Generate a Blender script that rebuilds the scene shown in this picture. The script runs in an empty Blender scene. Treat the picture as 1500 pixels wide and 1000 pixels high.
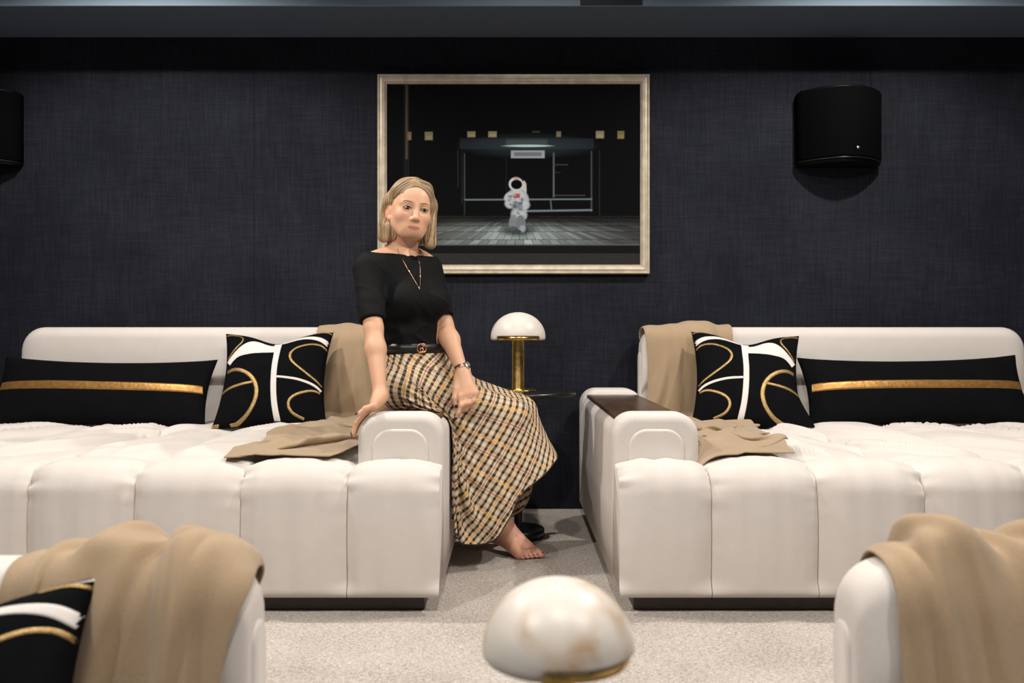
import bpy, bmesh, math, random
import numpy as np
from mathutils import Vector, Matrix

# ---------------------------------------------------------------- camera, world, lights, exposure
scn = bpy.context.scene
col = scn.collection
F = 1300.0          # focal length in pixels of the 1500 px wide frame
P = 0.48            # height of the platform that carries the back row
ZC = P + 0.85       # camera height
cam_d = bpy.data.cameras.new('camera')
cam = bpy.data.objects.new('camera', cam_d)
col.objects.link(cam)
cam.location = (0, 0, ZC)
cam.rotation_euler = (math.pi/2, 0, 0)
cam_d.sensor_width = 36.0
cam_d.lens = 36.0*F/1500.0
cam_d.shift_y = -5/1500.0
cam_d.clip_start = 0.05
cam_d.dof.use_dof = True
cam_d.dof.focus_distance = 3.35
cam_d.dof.aperture_fstop = 2.6
scn.camera = cam
scn.view_settings.view_transform = 'Standard'
scn.view_settings.look = 'None'
scn.view_settings.gamma = 1.0
scn.view_settings.use_curve_mapping = False
scn.view_settings.exposure = 0.08

world = bpy.data.worlds.new('room_ambient')
scn.world = world
world.use_nodes = True
world.node_tree.nodes['Background'].inputs[0].default_value = (0.75, 0.86, 1.0, 1)
world.node_tree.nodes['Background'].inputs[1].default_value = 0.16

CEIL = P + 2.74
def downlight(x, y, energy, size=150, aim=(0, 0), soft=0.035, blend=.35, color=(1.0, 0.93, 0.855)):
    l = bpy.data.lights.new('ceiling_downlight', 'SPOT')
    l.energy = energy; l.spot_size = math.radians(size); l.spot_blend = blend
    l.shadow_soft_size = soft; l.color = color
    o = bpy.data.objects.new('ceiling_downlight', l); col.objects.link(o)
    o.location = (x, y, CEIL-0.02)
    o.rotation_euler = (math.radians(aim[0]), math.radians(aim[1]), 0)
for x, e in ((-1.62, 156), (0.14, 28), (1.62, 156)):  # dim middle spot is an added aisle fill; only the outer two are inferred
    downlight(x, 3.12, e)
for x, e in ((-1.45, 165), (0.1, 110), (1.45, 135)):
    downlight(x, 0.85, e, size=104, aim=(28, 0))

# ---------------------------------------------------------------- helpers
def W(px, py, d):
    """a photo pixel at a known distance d in front of the camera"""
    return np.array([(px-750.0)*d/F, d, ZC-(py-495.0)*d/F])

def mk(name, V, Fc, mat=None, parent=None, smooth=True, fix=True):
    me = bpy.data.meshes.new(name)
    V = np.asarray(V, float).reshape(-1, 3)
    me.from_pydata(V.tolist(), [], Fc if isinstance(Fc, list) else np.asarray(Fc).tolist())
    if fix:
        bm = bmesh.new(); bm.from_mesh(me)
        bmesh.ops.recalc_face_normals(bm, faces=bm.faces)
        bm.to_mesh(me); bm.free()
    if smooth:
        me.polygons.foreach_set('use_smooth', [True]*len(me.polygons))
    me.update()
    o = bpy.data.objects.new(name, me)
    col.objects.link(o)
    if mat: me.materials.append(mat)
    if parent is not None:
        o.parent = parent
        o.matrix_parent_inverse = parent_matrix(parent).inverted()
    return o

def parent_matrix(p):
    m = Matrix.LocRotScale(p.location, p.rotation_euler, p.scale)
    if p.parent is not None:
        m = parent_matrix(p.parent) @ p.matrix_parent_inverse @ m
    return m

def empty(name, loc, label, cat, group=None):
    o = bpy.data.objects.new(name, None); col.objects.link(o)
    o.location = tuple(float(c) for c in loc); o.empty_display_size = 0.1
    tag(o, label, cat, group)
    return o

def tag(o, label, cat, group=None):
    o['label'] = label; o['category'] = cat
    if group: o['group'] = group
    return o

def struct(o):
    o['kind'] = 'structure'; return o

def loft(rings, caps=True, closed=True):
    rings = np.asarray(rings, float); m, n, _ = rings.shape
    V = rings.reshape(-1, 3); fc = []
    for i in range(m-1):
        for j in range(n if closed else n-1):
            k = (j+1) % n
            fc.append((i*n+j, i*n+k, (i+1)*n+k, (i+1)*n+j))
    if caps:
        fc.append(tuple(range(n))[::-1]); fc.append(tuple((m-1)*n+j for j in range(n)))
    return V, fc

def join(parts):
    V = []; fc = []; o = 0
    for v, f in parts:
        v = np.asarray(v, float).reshape(-1, 3)
        V.append(v); fc += [tuple(int(i)+o for i in q) for q in f]; o += len(v)
    return np.concatenate(V), fc

def rbox(lo, hi, r=0.01, n=4):
    """box with rounded edges: rounded-rectangle rings stacked in z"""
    lo = np.array(lo, float); hi = np.array(hi, float)
    r = min(r, *(0.499*(hi-lo)))
    def ring(ins, z):
        pts = []
        rr = max(r, 1e-4)
        for cx, cy, a0 in ((hi[0]-rr, hi[1]-rr, 0), (lo[0]+rr, hi[1]-rr, 90), (lo[0]+rr, lo[1]+rr, 180), (hi[0]-rr, lo[1]+rr, 270)):
            for k in range(n+1):
                a = math.radians(a0+90*k/n)
                q = max(rr-ins, 0)
                pts.append((cx+q*math.cos(a), cy+q*math.sin(a), z))
        return pts
    rings = []
    for k in range(n+1):
        a = math.pi/2*k/n
        rings.append(ring(r*(1-math.sin(a)), lo[2]+r*(1-math.cos(a))))
    for k in range(n+1):
        a = math.pi/2*k/n
        rings.append(ring(r*(1-math.cos(a)), hi[2]-r*(1-math.sin(a))))
    return loft(rings)

def lathe(profile, n=48, c=(0, 0, 0), caps=False):
    rings = []
    for r, z in profile:
        rings.append([(c[0]+r*math.cos(2*math.pi*k/n), c[1]+r*math.sin(2*math.pi*k/n), c[2]+z) for k in range(n)])
    return loft(rings, caps=caps)

def tube(pts, r, n=6, closed=False):
    pts = np.asarray(pts, float); m = len(pts)
    r = np.broadcast_to(np.asarray(r, float), (m,))
    t = np.gradient(pts, axis=0)
    if closed: t = np.roll(pts, -1, 0)-np.roll(pts, 1, 0)
    t /= np.linalg.norm(t, axis=1)[:, None]+1e-12
    up = np.array([0, 0, 1.0]) if abs(t[0][2]) < .9 else np.array([1.0, 0, 0])
    rings = []
    a = np.cross(t[0], up); a /= np.linalg.norm(a)
    for i in range(m):
        a = a-t[i]*a.dot(t[i]); a /= np.linalg.norm(a)
        b = np.cross(t[i], a)
        rings.append([pts[i]+r[i]*(a*math.cos(2*math.pi*k/n)+b*math.sin(2*math.pi*k/n)) for k in range(n)])
    if closed: rings.append(rings[0])
    return loft(rings, caps=not closed)

_rng = np.random.RandomState(7)
_tab = _rng.rand(256, 256)
def vnoise(x, y):
    x = np.asarray(x, float); y = np.asarray(y, float)
    xi = np.floor(x).astype(int); yi = np.floor(y).astype(int)
    fx = x-xi; fy = y-yi
    fx = fx*fx*fx*(fx*(fx*6-15)+10); fy = fy*fy*fy*(fy*(fy*6-15)+10)
    g = lambda a, b: _tab[a & 255, b & 255]
    return (g(xi, yi)*(1-fx)+g(xi+1, yi)*fx)*(1-fy)+(g(xi, yi+1)*(1-fx)+g(xi+1, yi+1)*fx)*fy*1.0
def fbm(x, y, o=3):
    s = 0; a = .5
    for k in range(o):
        s = s+a*(vnoise(x*2**k+17*k, y*2**k+5*k)-.5); a *= .5
    return s
def sstep(a, b, x):
    t = np.clip((x-a)/(b-a), 0, 1); return t*t*(3-2*t)
def spline(pts, n):
    """Catmull-Rom through points (any dimension), n samples"""
    p = np.asarray(pts, float)
    p = np.vstack([2*p[0]-p[1], p, 2*p[-1]-p[-2]])
    t = np.linspace(0, len(p)-3-1e-9, n); i = t.astype(int); f = (t-i)[:, None]
    a, b, c, d = p[i], p[i+1], p[i+2], p[i+3]
    return .5*((2*b)+(c-a)*f+(2*a-5*b+4*c-d)*f*f+(3*b-a-3*c+d)*f**3)

# ---------------------------------------------------------------- materials
def mat_new(name):
    m = bpy.data.materials.new(name); m.use_nodes = True
    nt = m.node_tree; b = nt.nodes['Principled BSDF']
    return m, nt, b
def N(nt, t, **kw):
    n = nt.nodes.new(t)
    for k, v in kw.items(): setattr(n, k, v)
    return n
def L(nt, a, b): nt.links.new(a, b)
def mapping(nt, scale, coord='Object'):
    tc = N(nt, 'ShaderNodeTexCoord'); mp = N(nt, 'ShaderNodeMapping')
    mp.inputs['Scale'].default_value = scale
    L(nt, tc.outputs[coord], mp.inputs['Vector']); return mp.outputs['Vector']
def noise(nt, vec, scale, detail=2, rough=.5):
    n = N(nt, 'ShaderNodeTexNoise'); n.inputs['Scale'].default_value = scale
    n.inputs['Detail'].default_value = detail; n.inputs['Roughness'].default_value = rough
    if vec is not None: L(nt, vec, n.inputs['Vector'])
    return n.outputs['Fac']
def ramp(nt, fac, stops):
    r = N(nt, 'ShaderNodeValToRGB'); e = r.color_ramp.elements
    while len(e) < len(stops): e.new(.5)
    for k, (p, c) in enumerate(stops):
        e[k].position = p; e[k].color = (*c, 1)
    L(nt, fac, r.inputs['Fac']); return r.outputs['Color']
def bump(nt, b, h, strength, dist=.002):
    n = N(nt, 'ShaderNodeBump'); n.inputs['Strength'].default_value = strength
    n.inputs['Distance'].default_value = dist
    L(nt, h, n.inputs['Height']); L(nt, n.outputs['Normal'], b.inputs['Normal'])
def math_n(nt, op, a, b=None, c=None):
    n = N(nt, 'ShaderNodeMath', operation=op)
    for k, v in enumerate((a, b, c)):
        if v is None: continue
        if isinstance(v, (int, float)): n.inputs[k].default_value = v
        else: L(nt, v, n.inputs[k])
    return n.outputs[0]
def mixc(nt, fac, a, b, blend='MIX'):
    n = N(nt, 'ShaderNodeMix', data_type='RGBA', blend_type=blend)
    for s, v in ((n.inputs[0], fac), (n.inputs[6], a), (n.inputs[7], b)):
        if isinstance(v, (int, float)): s.default_value = v
        elif isinstance(v, tuple): s.default_value = (*v, 1)
        else: L(nt, v, s)
    return n.outputs[2]
def plain(name, c, rough=.6, metal=0.0, spec=.5):
    m, nt, b = mat_new(name)
    b.inputs['Base Color'].default_value = (*c, 1); b.inputs['Roughness'].default_value = rough
    b.inputs['Metallic'].default_value = metal; b.inputs['Specular IOR Level'].default_value = spec
    return m
def fabric(name, c1, c2, scale=(900, 900, 900), rough=.95, bstr=.35, sheen=.15, bd=.0015):
    m, nt, b = mat_new(name)
    v = mapping(nt, scale)
    n1 = noise(nt, v, 1.0, 2)
    n2 = noise(nt, mapping(nt, (14, 14, 14)), 1.0, 3)
    f = math_n(nt, 'ADD', math_n(nt, 'MULTIPLY', n1, .7), math_n(nt, 'MULTIPLY', n2, .3))
    L(nt, ramp(nt, f, [(.3, c1), (.7, c2)]), b.inputs['Base Color'])
    b.inputs['Roughness'].default_value = rough; b.inputs['Specular IOR Level'].default_value = .15
    b.inputs['Sheen Weight'].default_value = sheen; b.inputs['Sheen Roughness'].default_value = .5
    bump(nt, b, n1, bstr, bd)
    return m
M = {}
M['sofa'] = fabric('cream_upholstery', (.60, .555, .515), (.68, .635, .595), (500, 500, 500), bstr=.25, sheen=.1)
M['throw'] = fabric('tan_wool', (.335, .240, .148), (.41, .302, .195), (420, 420, 420), bstr=.5, sheen=.25, bd=.003)
M['black'] = fabric('black_linen', (.003, .003, .0035), (.006, .006, .007), (700, 200, 700), bstr=.3, sheen=.0)
M['shirt'] = fabric('black_jersey', (.0035, .0037, .0042), (.0055, .0058, .0066), (900, 900, 900), rough=.8, bstr=.1, sheen=.0)
M['white_band'] = fabric('white_linen', (.62, .58, .55), (.75, .71, .68), (700, 700, 700))
M['gold_cord'] = None
def wall_mat():
    m, nt, b = mat_new('navy_woven_wallcovering')
    v1 = noise(nt, mapping(nt, (420, 1, 9)), 1.0, 2)
    v2 = noise(nt, mapping(nt, (9, 1, 420)), 1.0, 2)
    v3 = noise(nt, mapping(nt, (3, 1, 3)), 1.0, 3)
    f = math_n(nt, 'ADD', math_n(nt, 'MULTIPLY', v1, .42), math_n(nt, 'ADD', math_n(nt, 'MULTIPLY', v2, .33), math_n(nt, 'MULTIPLY', v3, .25)))
    L(nt, ramp(nt, f, [(.36, (.0040, .0048, .0080)), (.5, (.0090, .0105, .0162)), (.66, (.0195, .0225, .0325))]), b.inputs['Base Color'])
    b.inputs['Roughness'].default_value = .9; b.inputs['Specular IOR Level'].default_value = .2
    bump(nt, b, f, .3, .002); return m
M['wall'] = wall_mat()
def carpet_mat():
    m, nt, b = mat_new('beige_loop_carpet')
    v = mapping(nt, (1, 1, 1))
    n1 = noise(nt, v, 160, 2); n2 = noise(nt, mapping(nt, (60, 200, 100)), 1.0, 2); n3 = noise(nt, v, 5, 3)
    f = math_n(nt, 'ADD', math_n(nt, 'MULTIPLY', n1, .5), math_n(nt, 'ADD', math_n(nt, 'MULTIPLY', n2, .35), math_n(nt, 'MULTIPLY', n3, .15)))
    L(nt, ramp(nt, f, [(.36, (.27, .235, .21)), (.5, (.45, .405, .365)), (.64, (.62, .57, .52))]), b.inputs['Base Color'])
    b.inputs['Roughness'].default_value = 1; b.inputs['Specular IOR Level'].default_value = .1
    bump(nt, b, f, .8, .006); return m
M['carpet'] = carpet_mat()
def wood_mat(name, c1, c2, rough):
    m, nt, b = mat_new(name)
    n = noise(nt, mapping(nt, (28, 2.2, 28)), 1.0, 5, .6)
    n2 = noise(nt, mapping(nt, (260, 9, 260)), 1.0, 2)
    f = math_n(nt, 'ADD', math_n(nt, 'MULTIPLY', n, .7), math_n(nt, 'MULTIPLY', n2, .3))
    L(nt, ramp(nt, f, [(.33, c1), (.66, c2)]), b.inputs['Base Color'])
    b.inputs['Roughness'].default_value = rough; bump(nt, b, n2, .06); return m
M['wood'] = wood_mat('walnut_veneer', (.022, .011, .007), (.085, .042, .024), .32)
M['plinth'] = wood_mat('dark_plinth', (.012, .007, .005), (.035, .018, .012), .4)
M['soffit'] = plain('blue_grey_ceiling_paint', (.085, .11, .155), .85)
M['ceil'] = plain('cove_glow_ceiling_paint', (.19, .26, .33), .85)  # colour lightened to carry the cove glow seen on the soffit front
M['dark_blue'] = plain('dark_vent_paint', (.012, .016, .022), .7)
M['sidewall'] = plain('navy_side_wall', (.03, .035, .05), .9)
M['black_satin'] = plain('black_satin_metal', (.008, .008, .009), .3)
M['speaker'] = plain('black_speaker_shell', (.002, .002, .0022), .5, spec=.15)
M['grille'] = plain('black_speaker_cloth', (.0015, .0015, .0018), .9, spec=.05)
M['silver'] = plain('silver', (.7, .7, .72), .25, 1)
def brass_mat():
    m, nt, b = mat_new('aged_brass')
    n = noise(nt, mapping(nt, (30, 30, 30)), 1.0, 4)
    L(nt, ramp(nt, n, [(.3, (.46, .29, .08)), (.7, (.62, .42, .15))]), b.inputs['Base Color'])
    b.inputs['Metallic'].default_value = 1
    L(nt, math_n(nt, 'MULTIPLY_ADD', n, .2, .18), b.inputs['Roughness']); return m
M['brass'] = brass_mat()
def gold_mat(name, c1, c2, sc):
    m, nt, b = mat_new(name)
    n = noise(nt, mapping(nt, (sc, sc, sc)), 1.0, 2)
    L(nt, ramp(nt, n, [(.35, c1), (.65, c2)]), b.inputs['Base Color'])
    b.inputs['Metallic'].default_value = .7; b.inputs['Roughness'].default_value = .42
    bump(nt, b, n, .6, .002); return m
M['gold_cord'] = gold_mat('gold_cord', (.16, .09, .03), (.58, .40, .17), 420)
M['gold_ribbon'] = gold_mat('gold_ribbon', (.34, .17, .045), (.45, .24, .07), 60)
M['frame'] = gold_mat('champagne_leaf', (.40, .34, .255), (.50, .435, .335), 25)
M['frame'].node_tree.nodes['Principled BSDF'].inputs['Metallic'].default_value = .3
M['rosegold'] = plain('rose_gold', (.85, .45, .28), .22, 1)
def alabaster(name, veins):
    m, nt, b = mat_new(name)
    v = mapping(nt, (1, 1, 1))
    w = N(nt, 'ShaderNodeTexNoise'); w.inputs['Scale'].default_value = 9; w.inputs['Detail'].default_value = 4
    L(nt, v, w.inputs['Vector'])
    ad = N(nt, 'ShaderNodeVectorMath', operation='MULTIPLY_ADD')
    L(nt, w.outputs['Color'], ad.inputs[0]); ad.inputs[1].default_value = (.11, .11, .11); L(nt, v, ad.inputs[2])
    n = noise(nt, ad.outputs[0], 5.0, 0)
    d = math_n(nt, 'ABSOLUTE', math_n(nt, 'SUBTRACT', n, .5))
    blot = noise(nt, v, 16, 1)
    vein = math_n(nt, 'SUBTRACT', 1.0, math_n(nt, 'MULTIPLY', d, 14))
    vein = math_n(nt, 'MULTIPLY', math_n(nt, 'POWER', math_n(nt, 'MAXIMUM', vein, 0.0), 2.0), math_n(nt, 'MULTIPLY', math_n(nt, 'MAXIMUM', math_n(nt, 'MULTIPLY_ADD', blot, 2.4, -.75), 0.0), veins))
    n2 = noise(nt, v, 6, 3)
    base = ramp(nt, n2, [(.3, (.60, .545, .485)), (.65, (.68, .635, .585))])
    L(nt, mixc(nt, vein, base, (.42, .27, .14)), b.inputs['Base Color'])
    b.inputs['Roughness'].default_value = .4
    b.inputs['Subsurface Weight'].default_value = .35; b.inputs['Subsurface Radius'].default_value = (.03, .022, .016)
    b.inputs['Subsurface Scale'].default_value = .6
    return m
M['alabaster'] = alabaster('veined_alabaster', 1.15)
M['alabaster_plain'] = alabaster('pale_alabaster', .12)

M['black'].node_tree.nodes['Principled BSDF'].inputs['Specular IOR Level'].default_value = .05
# ---------------------------------------------------------------- the room
YW = 4.42
XL, XR = -3.3, 3.1
YF = -1.6            # open end behind the camera (screen side)
wall = struct(mk('wall_back', *rbox((XL, YW+.004, P-.02), (XR, YW+.12, CEIL+.1), .001, 1), M['sidewall'], smooth=False))
edges = [XL, -2.815, -1.285, .245, 1.785, XR]
for i in range(5):
    mk('wall_panel', *rbox((edges[i]+.0006, YW, P), (edges[i+1]-.0006, YW+.006, CEIL), .0006, 1), M['wall'], wall, smooth=False)
struct(mk('wall_left', *rbox((XL-.1, YF, -.05), (XL, YW+.1, CEIL+.1), .001, 1), M['sidewall'], smooth=False))
struct(mk('wall_right', *rbox((XR, YF, -.05), (XR+.1, YW+.1, CEIL+.1), .001, 1), M['sidewall'], smooth=False))
struct(mk('floor', *rbox((XL, YF, -.1), (XR, YW+.1, 0), .001, 1), M['carpet'], smooth=False))
struct(mk('floor_platform', *rbox((XL, 2.08, -.01), (XR, YW+.003, P), .006, 2), M['carpet'], smooth=False))
struct(mk('ceiling', *rbox((XL, YF, CEIL), (XR, YW+.1, CEIL+.1), .001, 1), M['ceil'], smooth=False))
soff = struct(mk('ceiling_soffit', *rbox((XL, 4.01, P+2.347), (XR, YW, CEIL+.002), .002, 1), M['soffit'], smooth=False))
mk('soffit_face', *rbox((XL, 4.002, P+2.348), (XR, 4.0105, CEIL), .001, 1), M['ceil'], soff, smooth=False)  # cove glow painted in: lighter colour than the soffit underside
vent = mk('air_vent', *rbox((.308, 3.992, P+2.349), (.586, 4.0025, P+2.47), .002, 1), M['dark_blue'], smooth=False)
tag(vent, 'dark rectangular air slot in the lighter ceiling edge above the picture', 'vent')
for k in range(4):
    mk('slat', *rbox((.318, 3.988, P+2.375+k*.022), (.576, 3.994, P+2.381+k*.022), .001, 1), M['dark_blue'], vent, smooth=False)

# ---------------------------------------------------------------- wall speakers
def speaker(xc, label):
    z0, z1 = P+1.695, P+2.065; w = .205
    root = empty('wall_speaker', (xc, YW, z0), label, 'speaker', 'curved wall speakers')
    def plan(ins, dep):
        pts = []
        n = 22
        for k in range(n+1):
            a = -1+2*k/n
            pts.append((xc+(w-ins)*a, YW-.002-(.055+(dep-ins)*(1-a*a))))
        pts.append((xc+w-ins, YW-.002)); pts.append((xc-w+ins, YW-.002))
        return pts
    def solid(ins, dep, za, zb, e=.008):
        rings = []
        for i, z in ((ins+e, za), (ins+e*.3, za+e*.3), (ins, za+e), (ins, zb-e), (ins+e*.3, zb-e*.3), (ins+e, zb)):
            rings.append([(x, y, z) for x, y in plan(i, dep)])
        return loft(rings)
    mk('cabinet', *solid(.006, .13, z0, z1), M['speaker'], root)
    mk('grille', *solid(.0, .138, z0+.026, z1-.012, .004), M['grille'], root)
    mk('bottom_trim', *solid(.0, .139, z0+.016, z0+.021, .001), M['black_satin'], root)
    b = W(1244, 225, 4.21)
    yb = YW-.002-(.055+.138*(1-((.04)/w)**2))
    mk('badge', *rbox((xc+.032, yb-.002, z0+.058), (xc+.046, yb+.004, z0+.070), .002, 2), M['silver'], root)
speaker(1.612, 'black curved wall speaker right of the framed picture, above the right-hand sofa')
speaker(-2.635, 'black curved wall speaker on the wall above the left-hand sofa\'s far end')

# ---------------------------------------------------------------- framed picture
def picture():
    X0, Z1 = W(553, 109, YW-.03)[[0, 2]]; X1, Z0 = W(951.5, 401, YW-.03)[[0, 2]]
    root = empty('framed_picture', ((X0+X1)/2, YW, Z0), 'large night photograph of a seated astronaut in a champagne metallic frame', 'picture')
    fw = .046
    prof = [(0, 0), (0, .030), (.003, .034), (.008, .034), (.011, .029), (.014, .029), (.022, .032), (.036, .030), (.040, .024), (.043, .024), (fw, .018), (fw, 0)]
    def cor(i):
        return [(X0+i, Z0+i), (X1-i, Z0+i), (X1-i, Z1-i), (X0+i, Z1-i)]
    for a, b in ((0, 1), (1, 2), (2, 3), (3, 0)):
        rings = []
        for c in (a, b):
            rings.append([(cor(i)[c][0], YW-.004-h, cor(i)[c][1]) for i, h in prof])
        mk('frame_rail', *loft(rings), M['frame'], root, smooth=False)
    mk('backing', *rbox((X0+.01, YW-.010, Z0+.01), (X1-.01, YW-.001, Z1-.01), .002, 1), M['black_satin'], root, smooth=False)
    # the printed photograph: a flat sheet whose colours are painted per vertex
    nx, nz = 560, 396
    x0, x1, z0, z1 = X0+fw-.006, X1-fw+.006, Z0+fw-.006, Z1-fw+.006
    gx, gz = np.meshgrid(np.linspace(0, 1, nx), np.linspace(0, 1, nz), indexing='ij')
    # picture coordinates: crop frame 1333 x 1000 used while studying the photo
    Xc = 83+gx*(1265-83); Yc = 922-gz*(922-88)
    C = np.zeros((nx, nz, 3)); C[:] = (.0055, .0055, .006)
    def rect(xa, ya, xb, yb, c, soft=2.0, k=1.0):
        m = np.clip((Xc-xa)/soft+.5, 0, 1)*np.clip((xb-Xc)/soft+.5, 0, 1)*np.clip((Yc-ya)/soft+.5, 0, 1)*np.clip((yb-Yc)/soft+.5, 0, 1)
        C[:] = C*(1-m[..., None]*k)+np.array(c)*m[..., None]*k
    def line(xa, ya, xb, yb, w, c, k=1.0):
        dx, dy = xb-xa, yb-ya; t = np.clip(((Xc-xa)*dx+(Yc-ya)*dy)/(dx*dx+dy*dy), 0, 1)
        d = np.hypot(Xc-xa-t*dx, Yc-ya-t*dy); m = np.clip(1-(d-w/2)/2+.0, 0, 1)*k
        C[:] = C*(1-m[..., None])+np.array(c)*m[..., None]
    def blob(cx, cy, rx, ry, c, k=1.0, ang=0, soft=.12):
        a = math.radians(ang); u = (Xc-cx)*math.cos(a)+(Yc-cy)*math.sin(a); v = -(Xc-cx)*math.sin(a)+(Yc-cy)*math.cos(a)
        d = np.hypot(u/rx, v/ry); m = np.clip((1-d)/soft+.5, 0, 1)*k
        C[:] = C*(1-m[..., None])+np.array(c)*m[..., None]
    # lamp post, shelter, lit windows
    rect(165, 88, 187, 560, (.012, .012, .014)); rect(174, 88, 184, 435, (.085, .06, .045)); rect(187, 90, 189, 560, (.03, .03, .032))
    rect(425, 340, 1045, 388, (.018, .021, .026)); rect(640, 345, 830, 372, (.07, .075, .085), 14)
    for xa, w_, c, ya, h in ((183, 18, (.16, .13, .07), 310, 38), (263, 37, (.20, .18, .11), 310, 38), (460, 38, (.25, .22, .13), 308, 27), (557, 39, (.30, .26, .15), 308, 27), (872, 22, (.20, .17, .10), 308, 26), (1055, 38, (.27, .24, .16), 306, 34), (1155, 32, (.20, .17, .08), 306, 36), (760, 36, (.06, .05, .03), 306, 8)):
        rect(xa, ya, xa+w_, ya+h, c, 3)
        rect(xa+6, ya+h*.45, xa+w_-4, ya+h-4, tuple(min(1, q*1.6) for q in c), 4, .6)
    blob(741, 374, 190, 34, (.10, .17, .19), .25, soft=1.6); blob(741, 374, 104, 5, (.62, .80, .84), 1, soft=.5)
    rect(662, 395, 818, 430, (.36, .44, .48), 3); rect(676, 403, 804, 421, (.22, .20, .22), 3)
    for x, ya, yb, w_, c in ((447, 410, 622, 4, (.05, .065, .075)), (417, 395, 560, 3, (.022, .025, .03)), (860, 408, 606, 6, (.10, .12, .145)), (1035, 400, 672, 5, (.055, .065, .075)), (1072, 395, 730, 3, (.02, .023, .026)), (640, 430, 600, 2, (.015, .016, .02)), (435, 395, 640, 2, (.02, .022, .026))):
        line(x, ya, x, yb, w_, c)
    line(860, 460, 925, 460, 3, (.05, .05, .055)); line(864, 495, 890, 495, 2, (.03, .03, .033)); line(864, 600, 1005, 600, 3, (.06, .055, .055))
    line(447, 620, 1035, 617, 5, (.14, .18, .20)); line(845, 618, 850, 668, 4, (.10, .12, .13)); line(700, 672, 1035, 667, 7, (.15, .19, .21)); line(447, 622, 447, 700, 3, (.03, .035, .04))
    # paving in perspective: courses and joints
    rng = np.random.RandomState(3)
    m = (Yc > 690) & (Yc < 826)
    t = np.clip((Yc-655)/(826-655), .02, 1)
    row = np.floor(9.5*np.log(t/.12+1e-6)/np.log(1/.12)*.8); rowf = 9.5*np.log(t/.12)/np.log(1/.12)*.8-row
    u = (Xc-700)/(t*44)+row*.5; colf = u-np.floor(u)
    h = rng.rand(64, 256)[(row.astype(int)) % 64, np.floor(u).astype(int) % 256]
    glow = np.exp(-((Xc-690)/300)**2)*sstep(700, 770, Yc)+.04
    base = (.06+.34*glow[..., None]*np.array([.80, 1.0, 1.0])+.03*(Xc[..., None] < 480)*np.array([.6, .5, .4]))*(.55+.6*h[..., None])
    joint = (colf < .07) | (rowf < .10)
    base = np.where(joint[..., None], base*.22, base)
    base = base*(.25+.75*sstep(700, 765, Yc))[..., None]
    C[:] = np.where(m[..., None], base, C)
    blob(690, 762, 75, 22, (.012, .014, .015), .8, soft=.8)
    rect(83, 822, 1265, 829, (.12, .115, .11), 3, .8); rect(83, 829, 1265, 862, (.011, .011, .012), 3)
    asp = (Yc > 864); n = rng.rand(nx, nz)
    C[:] = np.where(asp[..., None], (.022+.022*n[..., None])*np.array([1, .97, .95]), C)
    # the seated figure in a white space suit
    su = (.52, .56, .60); sh = (.20, .24, .28); dk = (.05, .06, .07)
    blob(722, 575, 12, 42, (.55, .55, .55), 1, soft=.1); rect(705, 545, 733, 590, (.55, .55, .56), 3)
    blob(688, 615, 52, 46, sh); blob(690, 598, 34, 30, su, .9, soft=.4)
    blob(648, 605, 22, 14, su, .9, 130, .4); blob(655, 640, 22, 18, su, .85, 30, .5); blob(729, 615, 15, 30, su, .7, -15, .5)
    blob(728, 648, 22, 17, su, .8, -30, .5); blob(690, 650, 26, 20, sh, .9); blob(683, 685, 20, 24, su, .75, 0, .6); blob(714, 690, 22, 22, su, .85, 0, .5)
    blob(672, 722, 19, 34, sh, .9, 4); blob(708, 728, 22, 38, (.17, .19, .21), 1, -4); blob(672, 752, 15, 12, (.09, .10, .12)); blob(716, 752, 14, 16, (.36, .40, .44), .8, soft=.6)
    blob(690, 764, 20, 8, dk)
    for k in range(26):
        blob(645+90*rng.rand(), 590+110*rng.rand(), 4+7*rng.rand(), 3+5*rng.rand(), (dk, su, (.32, .38, .42))[k % 3], .65, 180*rng.rand(), .8)
    blob(685, 548, 33, 31, (.60, .60, .60)); blob(688, 550, 26, 22, (.004, .004, .006)); blob(687, 523, 14, 4, (.50, .22, .14), .8, soft=.5)
    rect(674, 592, 704, 612, (.42, .10, .06), 4); blob(680, 598, 4, 4, (.6, .5, .5), .7)
    V = np.stack([x0+gx*(x1-x0), np.full_like(gx, YW-.019), z0+gz*(z1-z0)], -1).reshape(-1, 3)
    i, j = np.meshgrid(np.arange(nx-1), np.arange(nz-1), indexing='ij'); a = (i*nz+j).ravel()
    fc = np.stack([a, a+nz, a+nz+1, a+1], -1)
    m_, nt, b = mat_new('night_photo_print')
    at = N(nt, 'ShaderNodeAttribute'); at.attribute_name = 'print'
    L(nt, at.outputs['Color'], b.inputs['Base Color'])
    b.inputs['Roughness'].default_value = .6; b.inputs['Specular IOR Level'].default_value = .04
    o = mk('print', V, fc, m_, root, smooth=False, fix=False)
    ca = o.data.color_attributes.new('print', 'FLOAT_COLOR', 'POINT')
    ca.data.foreach_set('color', np.concatenate([np.clip(np.maximum(C.reshape(-1, 3)*.72-.0022, .0006), 0, 1), np.ones((nx*nz, 1))], 1).ravel().astype(np.float32))
picture()

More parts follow.
